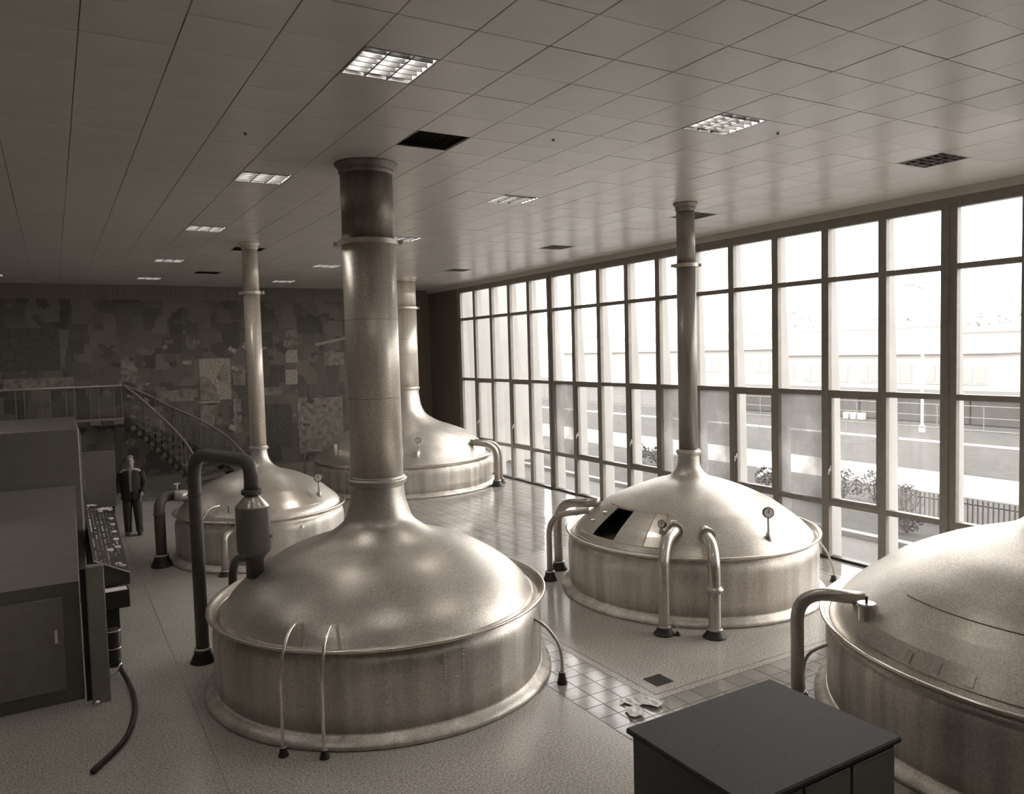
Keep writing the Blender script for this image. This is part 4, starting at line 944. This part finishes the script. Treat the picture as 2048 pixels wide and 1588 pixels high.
# ================================================================== PERSON
def skin(name, joints, edges, mt, parent, sublev=1):
    me = bpy.data.meshes.new(name); me.from_pydata([j[0] for j in joints], edges, []); o = bpy.data.objects.new(name, me); COL.objects.link(o); o.parent = parent
    mo = o.modifiers.new('skin', 'SKIN'); mo.use_smooth_shade = True; sv = me.skin_vertices[0].data
    for i, j in enumerate(joints): sv[i].radius = j[1]; sv[i].use_root = (i == 0)
    sb = o.modifiers.new('sub', 'SUBSURF'); sb.levels = sublev; sb.render_levels = sublev; me.materials.append(mt); return o
px_, py_ = 1.34, 18.74
t = thing('person', (px_, py_, 0), 'person in a dark jacket and cap over a pale shirt standing behind the control desk', 'person')
t.rotation_euler = (0, 0, 0)
M_SKIN = mat('skin', .36, .6, k=1.3); M_COAT = mat('dark_cloth', .030, .85, k=2); M_TROU = mat('trouser_cloth', .045, .85, k=2); M_SHIRT = mat('pale_cloth', .30, .8, k=1)
J = [((0, 0, .95), (.15, .11)), ((0, .0, 1.12), (.14, .10)), ((0, 0, 1.30), (.165, .11)), ((0, .01, 1.42), (.13, .09)), ((0, 0, 1.49), (.058, .058)), ((0, -.02, 1.57), (.072, .085)), ((0, -.015, 1.66), (.078, .095)), ((0, 0, 1.71), (.055, .07)),
     ((.18, .0, 1.39), (.062, .062)), ((.25, .03, 1.12), (.048, .048)), ((.20, -.10, .92), (.036, .036)), ((.185, -.13, .86), (.028, .036)),
     ((-.18, .0, 1.39), (.062, .062)), ((-.25, .04, 1.13), (.048, .048)), ((-.24, -.05, .90), (.036, .036)), ((-.235, -.07, .83), (.028, .036)),
     ((.09, 0, .88), (.09, .10)), ((.11, -.02, .50), (.062, .065)), ((.12, .02, .10), (.042, .045)), ((.13, -.08, .045), (.042, .035)), ((.135, -.18, .035), (.035, .025)),
     ((-.09, 0, .88), (.09, .10)), ((-.10, -.0, .50), (.062, .065)), ((-.11, .05, .10), (.042, .045)), ((-.12, -.05, .045), (.042, .035)), ((-.13, -.15, .035), (.035, .025))]
E_ = [(0, 1), (1, 2), (2, 3), (3, 4), (4, 5), (5, 6), (6, 7), (3, 8), (8, 9), (9, 10), (10, 11), (3, 12), (12, 13), (13, 14), (14, 15), (0, 16), (16, 17), (17, 18), (18, 19), (19, 20), (0, 21), (21, 22), (22, 23), (23, 24), (24, 25)]
skin('body', J, E_, M_SKIN, t, 2)
for (s, wx, wy, wz) in ((1, .185, -.13, .86), (-1, -.235, -.07, .83)):      # five fingers on each hand
    for k in range(4):
        L_ = (.072, .082, .076, .06)[k]; y = wy - .028 + k * .019
        skin('finger', [((wx, y, wz), (.010, .010)), ((wx - s * .004, y, wz - .035 - L_ * .4), (.0085, .0085)), ((wx - s * .014, y - .002, wz - .035 - L_ * .75), (.0075, .0075)), ((wx - s * .028, y - .004, wz - .035 - L_), (.006, .006))], [(0, 1), (1, 2), (2, 3)], M_SKIN, t, 1)
    skin('thumb', [((wx, wy - .025, wz + .005), (.011, .011)), ((wx - s * .012, wy - .05, wz - .025), (.009, .009)), ((wx - s * .018, wy - .058, wz - .055), (.007, .007))], [(0, 1), (1, 2)], M_SKIN, t, 1)
def loft(bm, secs, n=20, a0=0, a1=2 * PI):
    rings = []
    for (x, y, z, rx, ry) in secs: rings.append([bm.verts.new((x + rx * math.cos(a0 + (a1 - a0) * i / n), y + ry * math.sin(a0 + (a1 - a0) * i / n), z)) for i in range(n + 1)])
    for a, b in zip(rings, rings[1:]):
        for i in range(n): bm.faces.new((a[i], a[i + 1], b[i + 1], b[i]))
def pput(name, bm, mt):
    me = bpy.data.meshes.new(name)
    for f in bm.faces: f.smooth = True
    bm.to_mesh(me); bm.free(); me.materials.append(mt); o = bpy.data.objects.new(name, me); COL.objects.link(o); o.parent = t; return o
bm = new_bm(); g_ = .16
loft(bm, [(0, 0, .80, .215, .155), (0, 0, 1.0, .195, .145), (0, 0, 1.15, .185, .135), (0, 0, 1.30, .205, .145), (0, .01, 1.41, .20, .125), (0, .015, 1.46, .13, .09), (0, .015, 1.50, .075, .07)], 26, -PI / 2 + g_, 3 * PI / 2 - g_)
for s in (1, -1):
    q = [(s * .18, .0, 1.40), (s * .25, .03, 1.12), ((.20 if s > 0 else -.24), (-.09 if s > 0 else -.04), .95)]; tube(bm, smooth_path(q, 5), [.082, .08, .077, .075, .072, .069, .067, .064, .062, .06, .06], 14)
pput('jacket', bm, M_COAT)
bm = new_bm(); loft(bm, [(0, 0, .84, .165, .13), (0, 0, 1.0, .165, .128), (0, 0, 1.15, .16, .122), (0, 0, 1.30, .18, .13), (0, .0, 1.42, .14, .105), (0, 0, 1.485, .075, .075), (0, 0, 1.505, .07, .07)], 24); pput('shirt', bm, M_SHIRT)
bm = new_bm(); loft(bm, [(0, 0, .98, .17, .135), (0, 0, .86, .175, .135), (0, 0, .82, .165, .13)], 20)
for s, x, yk, ya in ((1, .12, -.02, .02), (-1, -.11, 0, .05)): tube(bm, smooth_path([(s * .085, 0, .88), (s * .105, yk, .5), (x, ya, .07)], 6), [.105, .103, .1, .097, .094, .09, .086, .083, .08, .077, .074, .072, .07], 16)
pput('trousers', bm, M_TROU)
for x, y in ((.13, -.06), (-.12, -.03)):
    bm = new_bm(); bmesh.ops.create_uvsphere(bm, u_segments=14, v_segments=8, radius=1, matrix=Matrix.Translation((x, y, .05)) @ Matrix.Diagonal((.052, .14, .05, 1))); pput('shoe', bm, M_BLACK)
bm = new_bm(); bmesh.ops.create_uvsphere(bm, u_segments=18, v_segments=12, radius=1, matrix=Matrix.Translation((0, .015, 1.665)) @ Matrix.Diagonal((.088, .102, .095, 1)))
bmesh.ops.delete(bm, geom=[v for v in bm.verts if v.co.z < 1.60 or (v.co.y < -.03 and v.co.z < 1.70)], context='VERTS'); pput('hair', bm, mat('hair', .20, .8, k=1))
for s in (-1, 1):
    bm = new_bm(); bmesh.ops.create_uvsphere(bm, u_segments=10, v_segments=6, radius=.012, matrix=Matrix.Translation((s * .03, -.098, 1.635))); pput('eye', bm, M_BLACK)
    bm = new_bm(); bmesh.ops.create_uvsphere(bm, u_segments=10, v_segments=6, radius=1, matrix=Matrix.Translation((s * .083, -.01, 1.62)) @ Matrix.Diagonal((.01, .02, .03, 1))); pput('ear', bm, M_SKIN)
bm = new_bm(); bmesh.ops.create_cone(bm, segments=8, radius1=.018, radius2=.006, depth=.045, matrix=Matrix.Translation((0, -.112, 1.61))); pput('nose', bm, M_SKIN)
bm = new_bm(); box(bm, -.022, -.108, 1.574, .022, -.098, 1.581); pput('mouth', bm, M_DARK)
t.rotation_euler = (0, 0, math.radians(-8))
